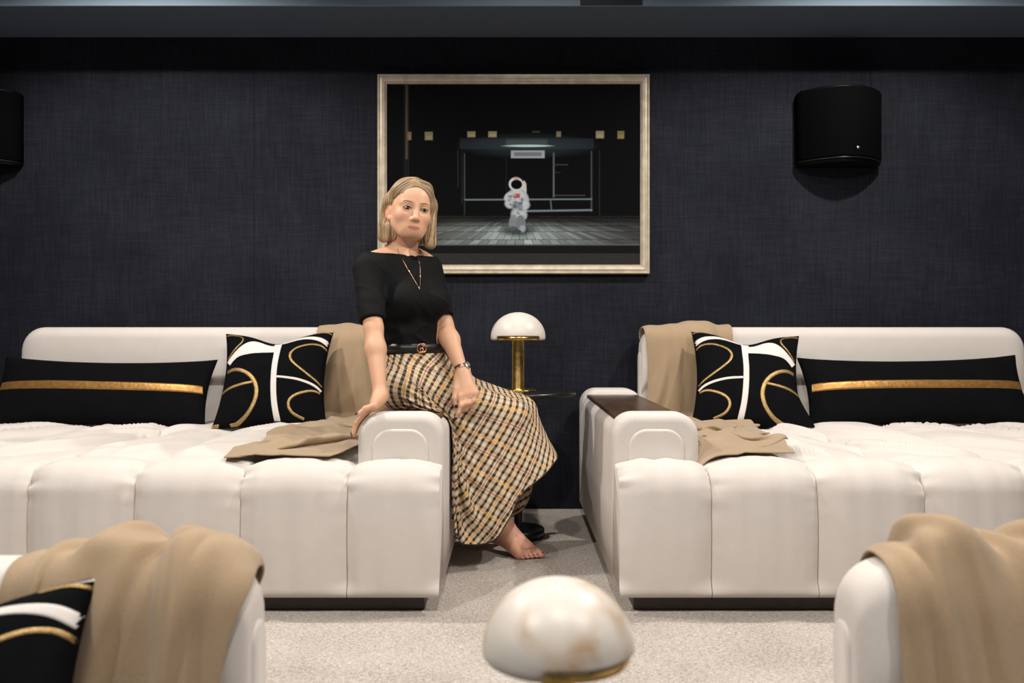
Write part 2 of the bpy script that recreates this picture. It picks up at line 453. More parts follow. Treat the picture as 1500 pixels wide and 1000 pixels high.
# ---------------------------------------------------------------- sofas
def noise_w(shape, seed):
    return np.random.RandomState(seed).rand(*shape)
BACK_T = .15          # backrest thickness
SEAT_Z = .465
ARM_W = .285
SEAT_W = 1.84
DEPTH = 1.66
def arch(w, z0, z1, r, uc, n=8):
    """closed contour in (u, z): straight sides, rounded top corners"""
    r = min(r, w/2-.001)
    pts = [(uc-w/2, z0), (uc-w/2, (z0+z1-r)/2)]
    for k in range(n+1):
        a = math.pi-math.pi/2*k/n; pts.append((uc-w/2+r+r*math.cos(a), z1-r+r*math.sin(a)))
    for k in range(n+1):
        a = math.pi/2-math.pi/2*k/n; pts.append((uc+w/2-r+r*math.cos(a), z1-r+r*math.sin(a)))
    pts += [(uc+w/2, (z0+z1-r)/2), (uc+w/2, z0)]
    return pts
def make_sofa(x0, sg, yr, zf, label, seed):
    """x0: outer face of the inner arm; sg: direction of the seat; yr: rear plane; zf: floor"""
    Ltot = 2*ARM_W+SEAT_W
    root = empty('sofa', (x0+sg*Ltot/2, yr-DEPTH/2, zf), label, 'sofa', 'cream channel sofas')
    def T(a):
        a = np.asarray(a, float).reshape(-1, 3)          # (u, v, z) -> world
        return np.stack([x0+sg*a[:, 0], yr-a[:, 1], zf+a[:, 2]], 1)
    def part(name, vf, m='sofa', par=None, smooth=True):
        return mk(name, T(vf[0]), vf[1], M[m], par or root, smooth)
    def arch_solid(w, z0, z1, r, uc, v0, v1, e, n=5):
        rings = []
        for k in range(n+1):
            a = math.pi/2*k/n; i = e*(1-math.sin(a)); v = v0+e*(1-math.cos(a))
            rings.append([(u, v, z) for u, z in arch(w-2*i, z0+i, z1-i, max(r-i, .005), uc)])
        for k in range(n+1):
            a = math.pi/2*k/n; i = e*(1-math.cos(a)); v = v1-e*(1-math.sin(a))
            rings.append([(u, v, z) for u, z in arch(w-2*i, z0+i, z1-i, max(r-i, .005), uc)])
        return loft(rings)
    part('plinth', rbox((.05, .06, 0), (Ltot-.05, DEPTH-.065, .075), .004, 2), 'plinth', smooth=False)
    for uc in (ARM_W/2, Ltot-ARM_W/2):
        a = part('arm', arch_solid(ARM_W-.004, .05, .577, .05, uc, .06, 1.43, .03))
        part('arm_front_pad', arch_solid(ARM_W, .055, .603, .075, uc, 1.33, 1.465, .030), par=a)
        part('arm_back_pad', arch_solid(ARM_W, .055, .608, .075, uc, .0, .19, .030), par=a)
        part('arm_inset_panel', arch_solid(ARM_W-.10, .30, .553, .062, uc, 1.44, 1.474, .010), par=a)
        part('arm_tray', rbox((uc-ARM_W/2+.022, .185, .568), (uc+ARM_W/2-.022, 1.345, .5835), .004, 2), 'wood', smooth=False)
    # channels: front roll for the arms, front roll + seat top for the five seat sections
    def channel(uc, w, seat, sd):
        hb = .052
        pth = [(DEPTH-.02, hb), (DEPTH-.004, hb+.015), (DEPTH, hb+.06)]
        pth += [(DEPTH+.006*math.sin(math.pi*q), hb+.06+(.36-hb-.06)*q) for q in np.linspace(.1, 1, 10)]
        R = .105
        for q in np.linspace(8, 90, 10):
            a = math.radians(q); pth.append((DEPTH-R+R*math.cos(a), .36+R*math.sin(a)))
        if seat:
            pth += [(1.50, .467), (1.46, .464), (1.43, .455), (1.41, .441), (1.395, .437), (1.38, .442), (1.35, .452), (1.30, .458)]
            pth += [(v, SEAT_Z-.004+.004*math.sin(3*v)) for v in np.linspace(1.24, BACK_T+.03, 30)]
            pth += [(BACK_T+.0, SEAT_Z-.02), (BACK_T+.0, .20)]
            vb = BACK_T+.0
        else:
            pth += [(1.52, .463), (1.475, .455), (1.455, .435), (1.45, .30)]
            vb = 1.45
        pth = np.array(pth)
        # resample evenly
        s = np.concatenate([[0], np.cumsum(np.hypot(*np.diff(pth, axis=0).T))])
        n = 175 if seat else 60
        S = np.linspace(0, s[-1], n); pv = np.stack([np.interp(S, s, pth[:, 0]), np.interp(S, s, pth[:, 1])], 1)
        tg = np.gradient(pv, axis=0); tg /= np.linalg.norm(tg, axis=1)[:, None]
        nr = np.stack([tg[:, 1], -tg[:, 0]], 1)
        nt_ = 43 if seat else 31
        tt = np.sin(np.linspace(-1, 1, nt_)*math.pi/2)
        SS, TT = np.meshgrid(S, tt, indexing='ij')
        fade = sstep(0, .06, SS)*sstep(0, .06, S[-1]-SS)
        onseat = sstep(.62, .72, SS)*(1-sstep(1.52, 1.66, SS)) if seat else 0*SS
        infront = 1-sstep(.62, .72, SS)
        b = -.026*np.abs(TT)**3.5*fade                                  # pillowy cross-section
        edge = np.exp(-(1-np.abs(TT))*5.0)
        gat = fbm(SS*32+sd*3.1, np.sign(TT)*3+sd*7.7, 2)*2
        front = sstep(.22, .42, SS)*(1-sstep(.55, .66, SS))
        b += .022*edge*gat*fade*(.15*infront+1.0*front+.10*onseat)             # gathers at the seams
        U = uc+TT*w/2
        b += .011*fbm(U*24+sd, SS*2.2+sd*2, 2)*infront*fade         # slight vertical ripple in front
        q = U*sg
        dg = (q*9+SS*(5.5 if sg > 0 else -5.5)*1.0)
        wr = np.exp(-((vnoise(dg+1.2*fbm(q*3, SS*2), SS*1.1+sd)-.5)/.13)**2)
        b += onseat*fade*(.036*(wr-.4)+.008*fbm(q*5+SS*3, SS*2+sd*3, 2))  # long slack wrinkles on the seat
        G = np.zeros((n, nt_, 3))
        G[..., 0] = U*1.0
        G[..., 0] = uc+TT*(w/2-.0015)
        G[..., 1] = pv[:, None, 0]+nr[:, None, 0]*b; G[..., 2] = pv[:, None, 1]+nr[:, None, 1]*b
        G[..., 2] = np.where(SS < .02, np.maximum(G[..., 2], hb), G[..., 2])
        # close the solid along the underside
        under = np.zeros((2, nt_, 3)); under[..., 0] = G[0, :, 0]
        under[0, :, 1] = vb; under[0, :, 2] = .08; under[1, :, 1] = DEPTH-.05; under[1, :, 2] = .08
        G = np.concatenate([G, under], 0)
        m = G.shape[0]
        rings = G.transpose(1, 0, 2)
        return loft(rings)
    part('front_bolster', channel(ARM_W/2, ARM_W, False, seed+1))
    part('front_bolster', channel(Ltot-ARM_W/2, ARM_W, False, seed+2))
    ws = [.3285]*4; ws.append(SEAT_W-sum(ws))
    for k in range(5):
        part('seat_channel', channel(ARM_W+sum(ws[:k])+ws[k]/2, ws[k], True, seed+5+k*1.37))
    # backrest: profile in (v, z) lofted along u with rounded ends
    prof = [(0, .06), (0, .45)]
    R1, R2, H = .045, .055, .902
    for q in np.linspace(0, 90, 7):
        a = math.radians(180-q); prof.append((R1+R1*math.cos(a), H-R1+R1*math.sin(a)))
    for q in np.linspace(0, 90, 8):
        a = math.radians(90-q); prof.append((BACK_T-R2+R2*math.cos(a), H-R2+R2*math.sin(a)))
    prof += [(BACK_T+.006, .75), (BACK_T+.004, .68), (BACK_T-.004, .652), (BACK_T-.014, .640), (BACK_T-.020, .62), (BACK_T-.022, .45), (BACK_T-.022, .06)]
    prof = np.array(prof); cz = .06
    def bsec(u, i):
        z = cz+(prof[:, 1]-cz)*((H-cz-i)/(H-cz)); vm = BACK_T/2
        v = vm+(prof[:, 0]-vm)*(1-.55*i/vm*.5)
        return [(u, a, b) for a, b in zip(v, z)]
    ua, ub, r = ARM_W+.004, ARM_W+SEAT_W-.004, .10
    secs = []
    for q in np.linspace(0, 1, 9):
        a = q*math.pi/2; secs.append(bsec(ua+r*(1-math.cos(a))*.999, r*(1-math.sin(a))*.9))
    for q in np.linspace(0, 1, 9):
        a = (1-q)*math.pi/2; secs.append(bsec(ub-r*(1-math.cos(a))*.999, r*(1-math.sin(a))*.9))
    bk = part('backrest', loft(secs))
    for u0, u1 in ((ua-.006, ua+.03), (ub-.03, ub+.006)):
        rings = []
        for u, i in ((u0+(.0 if u0 < 1 else 0), .008 if u0 < 1 else 0), (u0+.005, .001), (u1-.005, .001), (u1, 0 if u0 < 1 else .008)):
            rings.append([(u, a, b) for a, b in arch(BACK_T-.065-2*i, .10, .785-i, .040, BACK_T/2-.004)])
        part('end_panel', loft(rings), par=bk)
    return root
YR = 4.37
make_sofa(-.223, -1, YR, P, 'cream channel-tufted sofa against the navy wall with the woman seated on its arm', 11)
make_sofa(.33, 1, YR, P, 'cream channel-tufted sofa against the navy wall below the curved speaker, walnut arm tray showing', 29)
YN = 1.79
make_sofa(-.203, -1, YN, 0, 'cream sofa on the lower floor with a tan throw and a patterned cushion', 47)
make_sofa(.352, 1, YN, 0, 'cream sofa on the lower floor covered by a tan throw, without any cushion', 63)

# ---------------------------------------------------------------- side tables and lamps
def side_table(x, y, zf, label):
    root = empty('side_table', (x, y, zf), label, 'table', 'round black side tables')
    H = .625
    mk('table_top', *lathe([(0, H-.022), (.235, H-.022), (.243, H-.018), (.245, H-.011), (.243, H-.003), (.238, H), (0, H)], 64, (x, y, zf)), M['black_satin'], root)
    mk('pole', *lathe([(.018, .03), (.018, H-.02)], 24, (x, y, zf)), M['black_satin'], root)
    mk('base', *lathe([(0, 0.001), (.108, .001), (.112, .005), (.112, .036), (.108, .04), (0, .04)], 64, (x, y, zf)), M['black_satin'], root)
def lamp(x, y, z, m, off, label):
    root = empty('table_lamp', (x, y, z), label, 'lamp', 'mushroom table lamps')
    R = .1165; hb = .215
    mk('base', *lathe([(0, 0), (.078, 0), (.080, .002), (.080, .005), (.077, .007), (0, .007)], 48, (x, y, z)), M['brass'], root)
    mk('stem', *lathe([(.029, .006), (.0265, .012), (.0265, hb+.02)], 40, (x, y, z)), M['brass'], root)
    mk('plate', *lathe([(0, hb), (.109, hb), (.1105, hb+.002), (.1105, hb+.014), (.109, hb+.016), (0, hb+.016)], 72, (x, y, z)), M['brass'], root)
    prof = []
    n = 20
    zb = hb+.002; Hd = .118
    for k in range(n+1):
        a = math.pi/2*k/n; prof.append((R*math.cos(a)+1e-5, zb+.012+(Hd-.012)*math.sin(a)))
    outer = prof[::-1]+[(R-.001, zb+.004), (R-.004, zb)]
    inner = [(R-.0045, zb)]+[((R-.0055)*math.cos(math.pi/2*k/n)+1e-5, zb+.012+(Hd-.018)*math.sin(math.pi/2*k/n)) for k in range(n+1)]
    V, fc = lathe(outer+inner, 96, (x, y, z))
    an = np.degrees(np.arctan2(V[:, 1]-y, V[:, 0]-x)); da = np.abs((an-off+180) % 360-180)
    V[:, 2] = np.where(da < 52, np.maximum(V[:, 2], z+hb+.0175), V[:, 2])      # cut-out that shows the brass plate
    mk('shade', V, fc, m, root)
side_table(.027, 3.80, P, 'round black pedestal side table between the two back sofas, carrying the pale lamp')
lamp(.026, 3.78, P+.625, M['alabaster_plain'], -90, 'lamp with plain white dome shade and brass stem on the table by the wall')
side_table(.072, 1.36, 0, 'round black side table beneath the veined lamp on the lower floor')
lamp(.071, 1.365, .625, M['alabaster'], -52, 'lamp with white dome shade streaked with brown veins, in front of the carpeted aisle')
# ---------------------------------------------------------------- cushions
def cushion_fn(a, b, t, chop, seed, pin=.11):
    pinx, piny = pin*min(1, b/a*1.1), pin*min(2.0, a/b*.6+.4)
    def S(u, v):
        """u, v in -1..1 -> local (x, y, thickness)"""
        u = np.asarray(u, float); v = np.asarray(v, float)
        x = a*u*(1-pinx*(1-v*v)*np.abs(u)**2)
        y = b*v*(1-piny*.9*(1-u*u)*np.abs(v)**2*np.where(v > 0, 1, .35))
        y = y-chop*np.exp(-(u/.42)**2)*sstep(.0, 1, v)
        h = t*(np.clip(1-u*u, 0, 1)*np.clip(1-v*v, 0, 1))**.42
        h = h*(1-.25*np.exp(-(u/.3)**2)*sstep(.2, 1, v)*(chop > 0))
        h = h+.006*fbm(u*3+seed, v*3+seed*2, 3)*np.clip(1-u*u, 0, 1)*np.clip(1-v*v, 0, 1)
        return x, y, h
    return S
def cushion_frame(pos, tilt, yaw, roll):
    t, ya, ro = map(math.radians, (tilt, yaw, roll))
    ex = np.array([1., 0, 0]); ey = np.array([0, math.sin(t), math.cos(t)]); ez = np.array([0, -math.cos(t), math.sin(t)])
    ex, ey = ex*math.cos(ro)+ey*math.sin(ro), -ex*math.sin(ro)+ey*math.cos(ro)
    Rz = np.array([[math.cos(ya), -math.sin(ya), 0], [math.sin(ya), math.cos(ya), 0], [0, 0, 1]])
    return np.array(pos), Rz@ex, Rz@ey, Rz@ez
def make_cushion(pos, tilt, yaw, roll, a, b, t, chop, seed, label, motif, mirror, group, corner=None):
    o, ex, ey, ez = cushion_frame(pos, tilt, yaw, roll)
    S = cushion_fn(a, b, t, chop, seed)
    root = empty('cushion', o-ey*b, label, 'cushion', group)
    def P3(u, v, off=0.0, side=1):
        x, y, h = S(u, v)
        if corner is not None: x = x+corner[0]*sstep(.2, 1, np.asarray(u)*corner[2])*sstep(.2, 1, -np.asarray(v)); 
        return o+ex*x[..., None]+ey*y[..., None]+ez*((h+off)*side)[..., None]
    n = 45
    c = np.sin(np.linspace(-1, 1, n)*math.pi/2)
    u, v = np.meshgrid(c, c, indexing='ij')
    A = P3(u, v); B = P3(u, v, 0, -1)
    V = np.concatenate([A.reshape(-1, 3), B.reshape(-1, 3)]); fc = []
    for i in range(n-1):
        for j in range(n-1):
            q = (i*n+j, (i+1)*n+j, (i+1)*n+j+1, i*n+j+1)
            fc.append(q); fc.append(tuple(n*n+k for k in q[::-1]))
    me = mk('cover', V, fc, M['black'], root, fix=False)
    bm = bmesh.new(); bm.from_mesh(me.data); bmesh.ops.remove_doubles(bm, verts=bm.verts, dist=1e-5); bmesh.ops.recalc_face_normals(bm, faces=bm.faces); bm.to_mesh(me.data); bm.free()
    # welt along the edge
    e = []
    q = np.linspace(-1, 1, 24)[:-1]
    for uu, vv in ((q, -1+0*q), (1+0*q, q), (-q, 1+0*q), (-1+0*q, -q)): e.append(P3(uu, vv))
    mk('piping', *tube(np.concatenate(e), .0022, 5, True), M['black'], root)
    for kind, pts, hgt in motif:
        pts = np.array(pts, float)
        n = max(12, len(pts)*7)
        sp = spline(pts, n)
        uu, vv, ww = sp[:, 0], sp[:, 1], np.abs(sp[:, 2])
        du, dv = np.gradient(uu), np.gradient(vv); L_ = np.hypot(du, dv)+1e-9
        nu, nv = -dv/L_, du/L_
        rows = []
        for f, off in ((-1, -.0015), (-.92, hgt*.7), (-.5, hgt), (0, hgt), (.5, hgt), (.92, hgt*.7), (1, -.0015)):
            U = np.clip(uu+nu*ww/2*f, -1, 1); V_ = np.clip(vv+nv*ww/2*f, -1, 1)
            rows.append(P3(U*(-1 if mirror else 1), V_, off))
        R_ = np.stack(rows, 1)
        mk(kind, *loft(R_, closed=False, caps=False), M['white_band' if kind == 'white_band' else ('gold_cord' if kind == 'gold_cord' else 'gold_ribbon')], root)
    return root, (o, ex, ey, ez, a, b, t)
def crop_uv(pts):
    out = []
    for x, y, w in pts:
        l = 175-.105*(y-95)
        u = (x-l)/905*2-1
        dip = 95*math.exp(-(u/.42)**2)*max(0, min(1, (700-y)/600))
        top = 78+dip
        v = 1-(y-top)/(895-top)*2
        out.append((max(-1, min(1, u)), max(-1, min(1, v)), w/905*2))
    return out
MOTIF = [
 ('white_band', [(628, 190, 66), (622, 350, 50), (606, 480, 48), (600, 600, 48), (602, 740, 48), (618, 893, 52)], .0012),
 ('white_band', [(186, 385, 62), (270, 322, 72), (370, 275, 140), (460, 255, 178), (560, 268, 146), (640, 262, 150)], .0010),
 ('white_band', [(650, 183, 22), (760, 168, 36), (880, 158, 40), (980, 176, 46), (1070, 216, 48)], .0012),
 ('white_band', [(626, 550, 20), (760, 558, 22), (880, 580, 23), (960, 606, 24), (1008, 632, 24)], .0012),
 ('white_band', [(1000, 62, 16), (1050, 66, 22), (1088, 74, 26)], .0010),
 ('gold_cord', [(183, 462, 30), (260, 455, 32), (340, 478, 34), (412, 530, 36), (455, 600, 37), (462, 680, 36), (430, 765, 34), (370, 840, 33), (295, 886, 32), (240, 896, 30)], .0030),
 ('gold_cord', [(138, 632, 24), (230, 605, 24), (330, 590, 23), (430, 582, 22)], .0026),
 ('gold_cord', [(178, 108, 13), (240, 107, 14), (300, 120, 15), (332, 152, 16), (318, 200, 15), (265, 255, 14), (180, 342, 13)], .0024),
 ('gold_cord', [(1065, 268, 19), (1000, 241, 20), (920, 235, 21), (840, 254, 23), (772, 290, 24), (736, 342, 24), (742, 402, 23), (792, 452, 21), (880, 510, 20), (960, 556, 18), (1020, 592, 17)], .0028),
 ('gold_cord', [(995, 652, 20), (930, 645, 21), (850, 660, 22), (770, 690, 23), (722, 732, 24), (716, 782, 24), (750, 830, 23), (830, 866, 22)], .0028),
 ('gold_cord', [(915, 98, 12), (1000, 90, 14), (1085, 112, 13)], .0024),
 ('gold_cord', [(60, 880, 30), (100, 884, 30), (150, 888, 26)], .0028),
]
MOTIF = [(k, crop_uv(p), h) for k, p, h in MOTIF]
RIB = [('gold_ribbon', [(-.97, .04, .23), (-.5, .02, .24), (0, .0, .24), (.5, .0, .24), (.97, .03, .23)], .0022)]
GS = 'black cushions with white and gold appliqué'.replace('é', 'e'); GL = 'long black cushions with a gold stripe'
zs = P+SEAT_Z
PL = make_cushion((-1.065, 3.985, zs+.203), 33, 2, 1.5, .246, .246, .075, .044, 3, 'square black cushion with white and gold curves on the sofa the woman sits on', MOTIF, False, GS)[1]
PR = make_cushion((1.05, 3.975, zs+.200), 33, -5, -3.5, .243, .246, .075, .044, 9, 'square black cushion with white and gold curves beside the walnut arm tray', MOTIF, True, GS, corner=(.045, 0, 1))[1]
make_cushion((-1.85, 4.02, zs+.142), 27, 0, -1.0, .49, .168, .075, 0, 21, 'long black cushion with gold stripe, on the sofa the woman sits on', RIB, False, GL)
make_cushion((1.822, 4.02, zs+.148), 27, 0, .8, .505, .170, .075, 0, 33, 'long black cushion with gold stripe, on the sofa below the curved speaker', RIB, False, GL)
NB = YN-BACK_T
PN = make_cushion((-.985, NB-.15, SEAT_Z+.200), 27, 6, 3.0, .25, .24, .08, .03, 41, 'square black cushion with white and gold curves on the lower-floor sofa', MOTIF, False, GS)[1]

# ---------------------------------------------------------------- cloth: small position-based solver
def sd_box(c, h, r):
    c = np.array(c, float); h = np.array(h, float)-r
    def f(p):
        q = np.abs(p-c)-h
        return np.linalg.norm(np.maximum(q, 0), axis=-1)+np.minimum(q.max(-1), 0)-r
    return f
def sd_cush(fr):
    o, ex, ey, ez, a, b, t = fr
    R_ = np.stack([ex, ey, ez]); h = np.array([a*.97, b*.97, t*.75]); r = .03
    def f(p):
        l = (p-o)@R_.T; q = np.abs(l)-(h-r)
        q[..., 2] += .03*np.clip((l[..., 0]/a)**2+(l[..., 1]/b)**2, 0, 1.3)
        return np.linalg.norm(np.maximum(q, 0), axis=-1)+np.minimum(q.max(-1), 0)-r
    return f
def grad(f, p, e=.002):
    g = np.stack([f(p+np.eye(3)[k]*e)-f(p-np.eye(3)[k]*e) for k in range(3)], -1)
    return g/(np.linalg.norm(g, axis=-1, keepdims=True)+1e-9)
def pbd(X, rest_from, colliders, steps, iters=10, pin=None, periodic=False, fric=.6, thick=.006, g=9.8, bend=.25, damp=.985, stretch=.9, dt=1/60, maxv=.03, comp=1.0, longr=(), colev=None, ext=None):
    """X start positions (n, m, 3); rest_from(a, b) gives rest lengths for index pairs from flat coords"""
    X = X.copy(); Vl = np.zeros_like(X); n, m, _ = X.shape
    flat = rest_from
    sets = []
    for di, dj, k in ((1, 0, stretch), (0, 1, stretch), (1, 1, .45), (1, -1, .45), (2, 0, bend), (0, 2, bend)):
        I, J = np.meshgrid(np.arange(n), np.arange(m), indexing='ij')
        I2, J2 = I+di, J+dj
        if periodic: ok = (I2 < n) & (I2 >= 0); wrap = J2 % m
        else: ok = (I2 < n) & (I2 >= 0) & (J2 >= 0) & (J2 < m); wrap = J2
        a = (I*m+J)[ok]; b = (I2*m+wrap)[ok]
        dvec = flat(I[ok], J[ok], I2[ok], J2[ok])
        sets.append((a, b, dvec, k))
    for di in longr:                                  # one-sided: only stop over-stretching
        I, J = np.meshgrid(np.arange(n-di), np.arange(m), indexing='ij'); I, J = I.ravel(), J.ravel()
        sets.append((I*m+J, (I+di)*m+J, flat(I, J, I+di, J), -1.0))
    w = np.ones(n*m)
    if pin is not None: w[pin.ravel()] = 0
    cnt = [np.maximum(np.bincount(np.concatenate([a, b]), minlength=n*m), 1) for a, b, _, _ in sets]
    Xf = X.reshape(-1, 3); Vf = Vl.reshape(-1, 3); X0 = Xf.copy()
    for st in range(steps):
        old = Xf.copy()
        Vf *= damp; Vf[:, 2] -= g*dt
        if ext is not None: Vf += ext.reshape(-1, 3)*dt
        d = Vf*dt; ln = np.linalg.norm(d, axis=1, keepdims=True); d *= np.minimum(1, maxv/(ln+1e-9))
        Xf += d*w[:, None]
        for it in range(iters):
            for (a, b, rl, k), c in zip(sets, cnt):
                dv = Xf[b]-Xf[a]; L_ = np.sqrt((dv*dv).sum(1))+1e-9
                wa, wb = w[a], w[b]; ws = wa+wb+1e-9
                e_ = 1-rl/L_
                f = (abs(k)*np.where(e_ < 0, e_*(comp if k > 0 else 0.0), e_)/ws)[:, None]*dv
                ca = f*wa[:, None]; cb = -f*wb[:, None]
                for q in range(3):
                    Xf[:, q] += (np.bincount(a, ca[:, q], n*m)+np.bincount(b, cb[:, q], n*m))/c*1.6
            if (it in (iters//2, iters-1)) if colev is None else (it % colev == colev-1):
                for cf in colliders:
                    sd = cf(Xf); hit = (sd < thick) & (w > 0)
                    if hit.any():
                        gr = grad(cf, Xf[hit]); Xf[hit] += gr*(thick-sd[hit])[:, None]
                        mv = Xf[hit]-old[hit]; tn = mv-gr*(mv*gr).sum(1, keepdims=True)
                        Xf[hit] -= tn*fric*.5
        if pin is not None: Xf[w == 0] = X0[w == 0]
        Vf = (Xf-old)/dt
    return Xf.reshape(n, m, 3)
def path_throw(name, label, path, xc, wid, Lc, Wc, cols, steps, seed, folds=3, amp=.03, h=.017, slack=.0, diag=0.0, skew=0.0, pins=None, comp=.5, bend=.25, g=9.8, iso=.85, fold=1.0, crum=False, creases=()):
    n = int(Lc/h)+1; m = int(Wc/h)+1
    pth = np.array(path, float)              # (y, z) points of the route over the furniture
    s = np.concatenate([[0], np.cumsum(np.hypot(*np.diff(pth, axis=0).T))]); Lp = s[-1]
    sg = np.linspace(0, 1, n); jj = np.linspace(-.5, .5, m)
    L1 = min(iso, Lp)                                # the first stretch lies smooth, the rest carries the slack
    q = np.where(sg*Lc < L1, sg*Lc, L1+(sg*Lc-L1)*(Lp-L1)/max(Lc-L1, 1e-6))
    q = np.minimum(q, Lp)
    y = np.interp(q, s, pth[:, 0]); z = np.interp(q, s, pth[:, 1])
    t = np.stack([np.gradient(y), np.gradient(z)], 1)
    for _ in range(6): t[1:-1] = (t[:-2]+t[1:-1]*2+t[2:])/4
    t /= np.linalg.norm(t, axis=1)[:, None]
    nr = np.stack([t[:, 1], -t[:, 0]], 1)
    xcs = np.interp(sg, *np.array(xc, float).T); wds = np.interp(sg, *np.array(wid, float).T)
    SG, JJ = np.meshgrid(sg, jj, indexing='ij')
    rng = np.random.RandomState(seed)
    ph = rng.rand()*6
    w = amp*(1+np.sin(2*math.pi*folds*JJ+ph+diag*SG*6+.8*np.sin(SG*5+seed)+.6*fbm(SG*3+seed, JJ*2, 1)))*(.6+1.2*vnoise(SG*3+seed, JJ*2))
    w = w*sstep(-.06, .12, SG)*(1-.85*(2*np.abs(JJ))**3)+.006+amp*slack*(1+np.sin(SG*30+4*JJ+4*fbm(SG*5, JJ*2+seed, 1)+seed)*np.cos(JJ*6+SG*8))*sstep(.40, .52, SG)
    X = np.zeros((n, m, 3))
    X[..., 0] = xcs[:, None]+JJ*wds[:, None]+.012*fbm(SG*4+seed*3, JJ*2, 1)
    # skew: one long edge runs further than the other
    sh = skew*JJ
    Q2 = np.clip(q[:, None]+sh*Lp, 0, Lp)
    yq = np.interp(Q2, s, pth[:, 0]); zq = np.interp(Q2, s, pth[:, 1])
    X[..., 1] = yq-nr[:, None, 0]*-w*1.0; X[..., 2] = zq+nr[:, None, 1]*w
    rest = lambda i, j, i2, j2: np.hypot((i2-i)*Lc/(n-1), (j2-j)*Wc/(m-1))
    pin = np.zeros((n, m), bool)
    if pins:
        for a_, b_ in pins: pin |= (SG >= a_) & (SG <= b_) & (np.abs(JJ) < .3)
    for cf in cols:                                  # start clear of the furniture
        sd = cf(X); hit = sd < .008
        if hit.any(): X[hit] += grad(cf, X[hit])*(.008-sd[hit])[:, None]
    X = pbd(X, rest, cols, steps, iters=8, fric=.8, thick=.007, damp=.93, pin=pin, comp=comp, bend=bend, g=g)
    tu = np.gradient(X, axis=1); tv = np.gradient(X, axis=0); nn = np.cross(tu, tv); nn /= np.linalg.norm(nn, axis=-1, keepdims=True)+1e-9
    allsd = lambda p: np.min([cf(p) for cf in cols], axis=0)
    gr = grad(allsd, X.reshape(-1, 3), .01).reshape(X.shape)
    nn = np.where((nn*gr).sum(-1, keepdims=True) < 0, -nn, nn); nn = nn*.5+gr*.5
    def ridge(a, b, wd): return np.exp(-((vnoise(a, b)-.5)/wd)**2)
    onseat = sstep(.50, .60, SG) if crum else 0*SG
    hgt = .012*fold*ridge(JJ*6+diag*SG*5+seed, SG*1.6+seed*1.3, .15 if crum else .10)*(1-onseat)
    hgt = hgt+onseat*(.030*ridge(SG*11+JJ*3+seed*2.1, JJ*2.2+SG*4+seed, .14)+.018*ridge(SG*7-JJ*6+seed, JJ*4+SG*9+3, .14))
    for c0, sl, A, sd_ in creases:                   # long folds that lap over on one side
        x = sd_*(JJ-(c0+sl*(SG-.45)+.25*sl*np.sign(SG-.45)*(SG-.45)**2))/.15
        hgt = hgt+A*np.where(x > 0, np.exp(-(x/.75)**1.4), sstep(-.16, 0, x))*(sstep(.04, .12, SG)*(1-onseat) if crum else sstep(.30, .44, SG))
    endt = sstep(.88, .99, SG)*crum
    X = X+nn*(hgt*(1-(.75 if not creases else .3)*(2*np.abs(JJ))**4)*(1-endt))[..., None]
    dn = np.clip(allsd(X.reshape(-1, 3)).reshape(n, m)-.006, 0, .1)*endt
    X[..., 2] -= dn
    for _ in range(3 if crum else 1):                # relax to a soft wool hand
        Y = X.copy(); Y[1:-1] = .5*X[1:-1]+.25*(X[:-2]+X[2:]); X = Y.copy(); Y[:, 1:-1] = .5*X[:, 1:-1]+.25*(X[:, :-2]+X[:, 2:]); X = Y
    i, j = np.meshgrid(np.arange(n-1), np.arange(m-1), indexing='ij'); a = (i*m+j).ravel()
    o = mk(name, X.reshape(-1, 3), np.stack([a, a+m, a+m+1, a+1], -1), M['throw'], fix=False)
    md = o.modifiers.new('thickness', 'SOLIDIFY'); md.thickness = .007; md.offset = 0
    md = o.modifiers.new('smooth', 'SUBSURF'); md.levels = 1; md.render_levels = 2
    tag(o, label, 'blanket', 'tan throws over the sofa backs')
    return o
def sofa_cols(x0, sg, yr, zf):
    L_ = 2*ARM_W+SEAT_W; cx = x0+sg*L_/2; c = []
    c.append(sd_box((cx, yr-BACK_T/2, zf+.48), (SEAT_W/2-.004, BACK_T/2+.006, .42), .05))
    c.append(sd_box((cx, yr-.86, zf+.23), (SEAT_W/2+.02, .80, SEAT_Z-.235+.010), .09))
    c.append(sd_box((x0+sg*ARM_W/2, yr-.735, zf+.30), (ARM_W/2, .735, .303), .07))
    return c
route = lambda yr, zf, fwd: [(yr+.014, zf+.84), (yr+.010, zf+.88), (yr-.04, zf+.905), (yr-BACK_T+.04, zf+.905), (yr-BACK_T-.012, zf+.86), (yr-BACK_T-.025, zf+.60), (yr-BACK_T-.06, zf+.49), (yr-BACK_T-.16, zf+.475), (fwd, zf+.475)]
path_throw('throw_blanket', 'tan wool throw trailing from the sofa back onto the seat behind the woman\'s arm', route(YR, P, 2.86),
           [(0, -.72), (.30, -.72), (.55, -.70), (.75, -.70), (1, -.745)], [(0, .36), (.3, .36), (.55, .30), (.75, .28), (1, .20)],
           2.20, .50, sofa_cols(-.223, -1, YR, P)+[sd_cush(PL)], 50, 4, comp=1.0, bend=.5, g=7, h=.014, crum=True, folds=1.3, amp=.009, creases=[(.12, -.5, .024, -1), (-.25, .3, .020, 1), (.36, -.2, .016, -1)], slack=4.0, pins=[(.02, .15)])
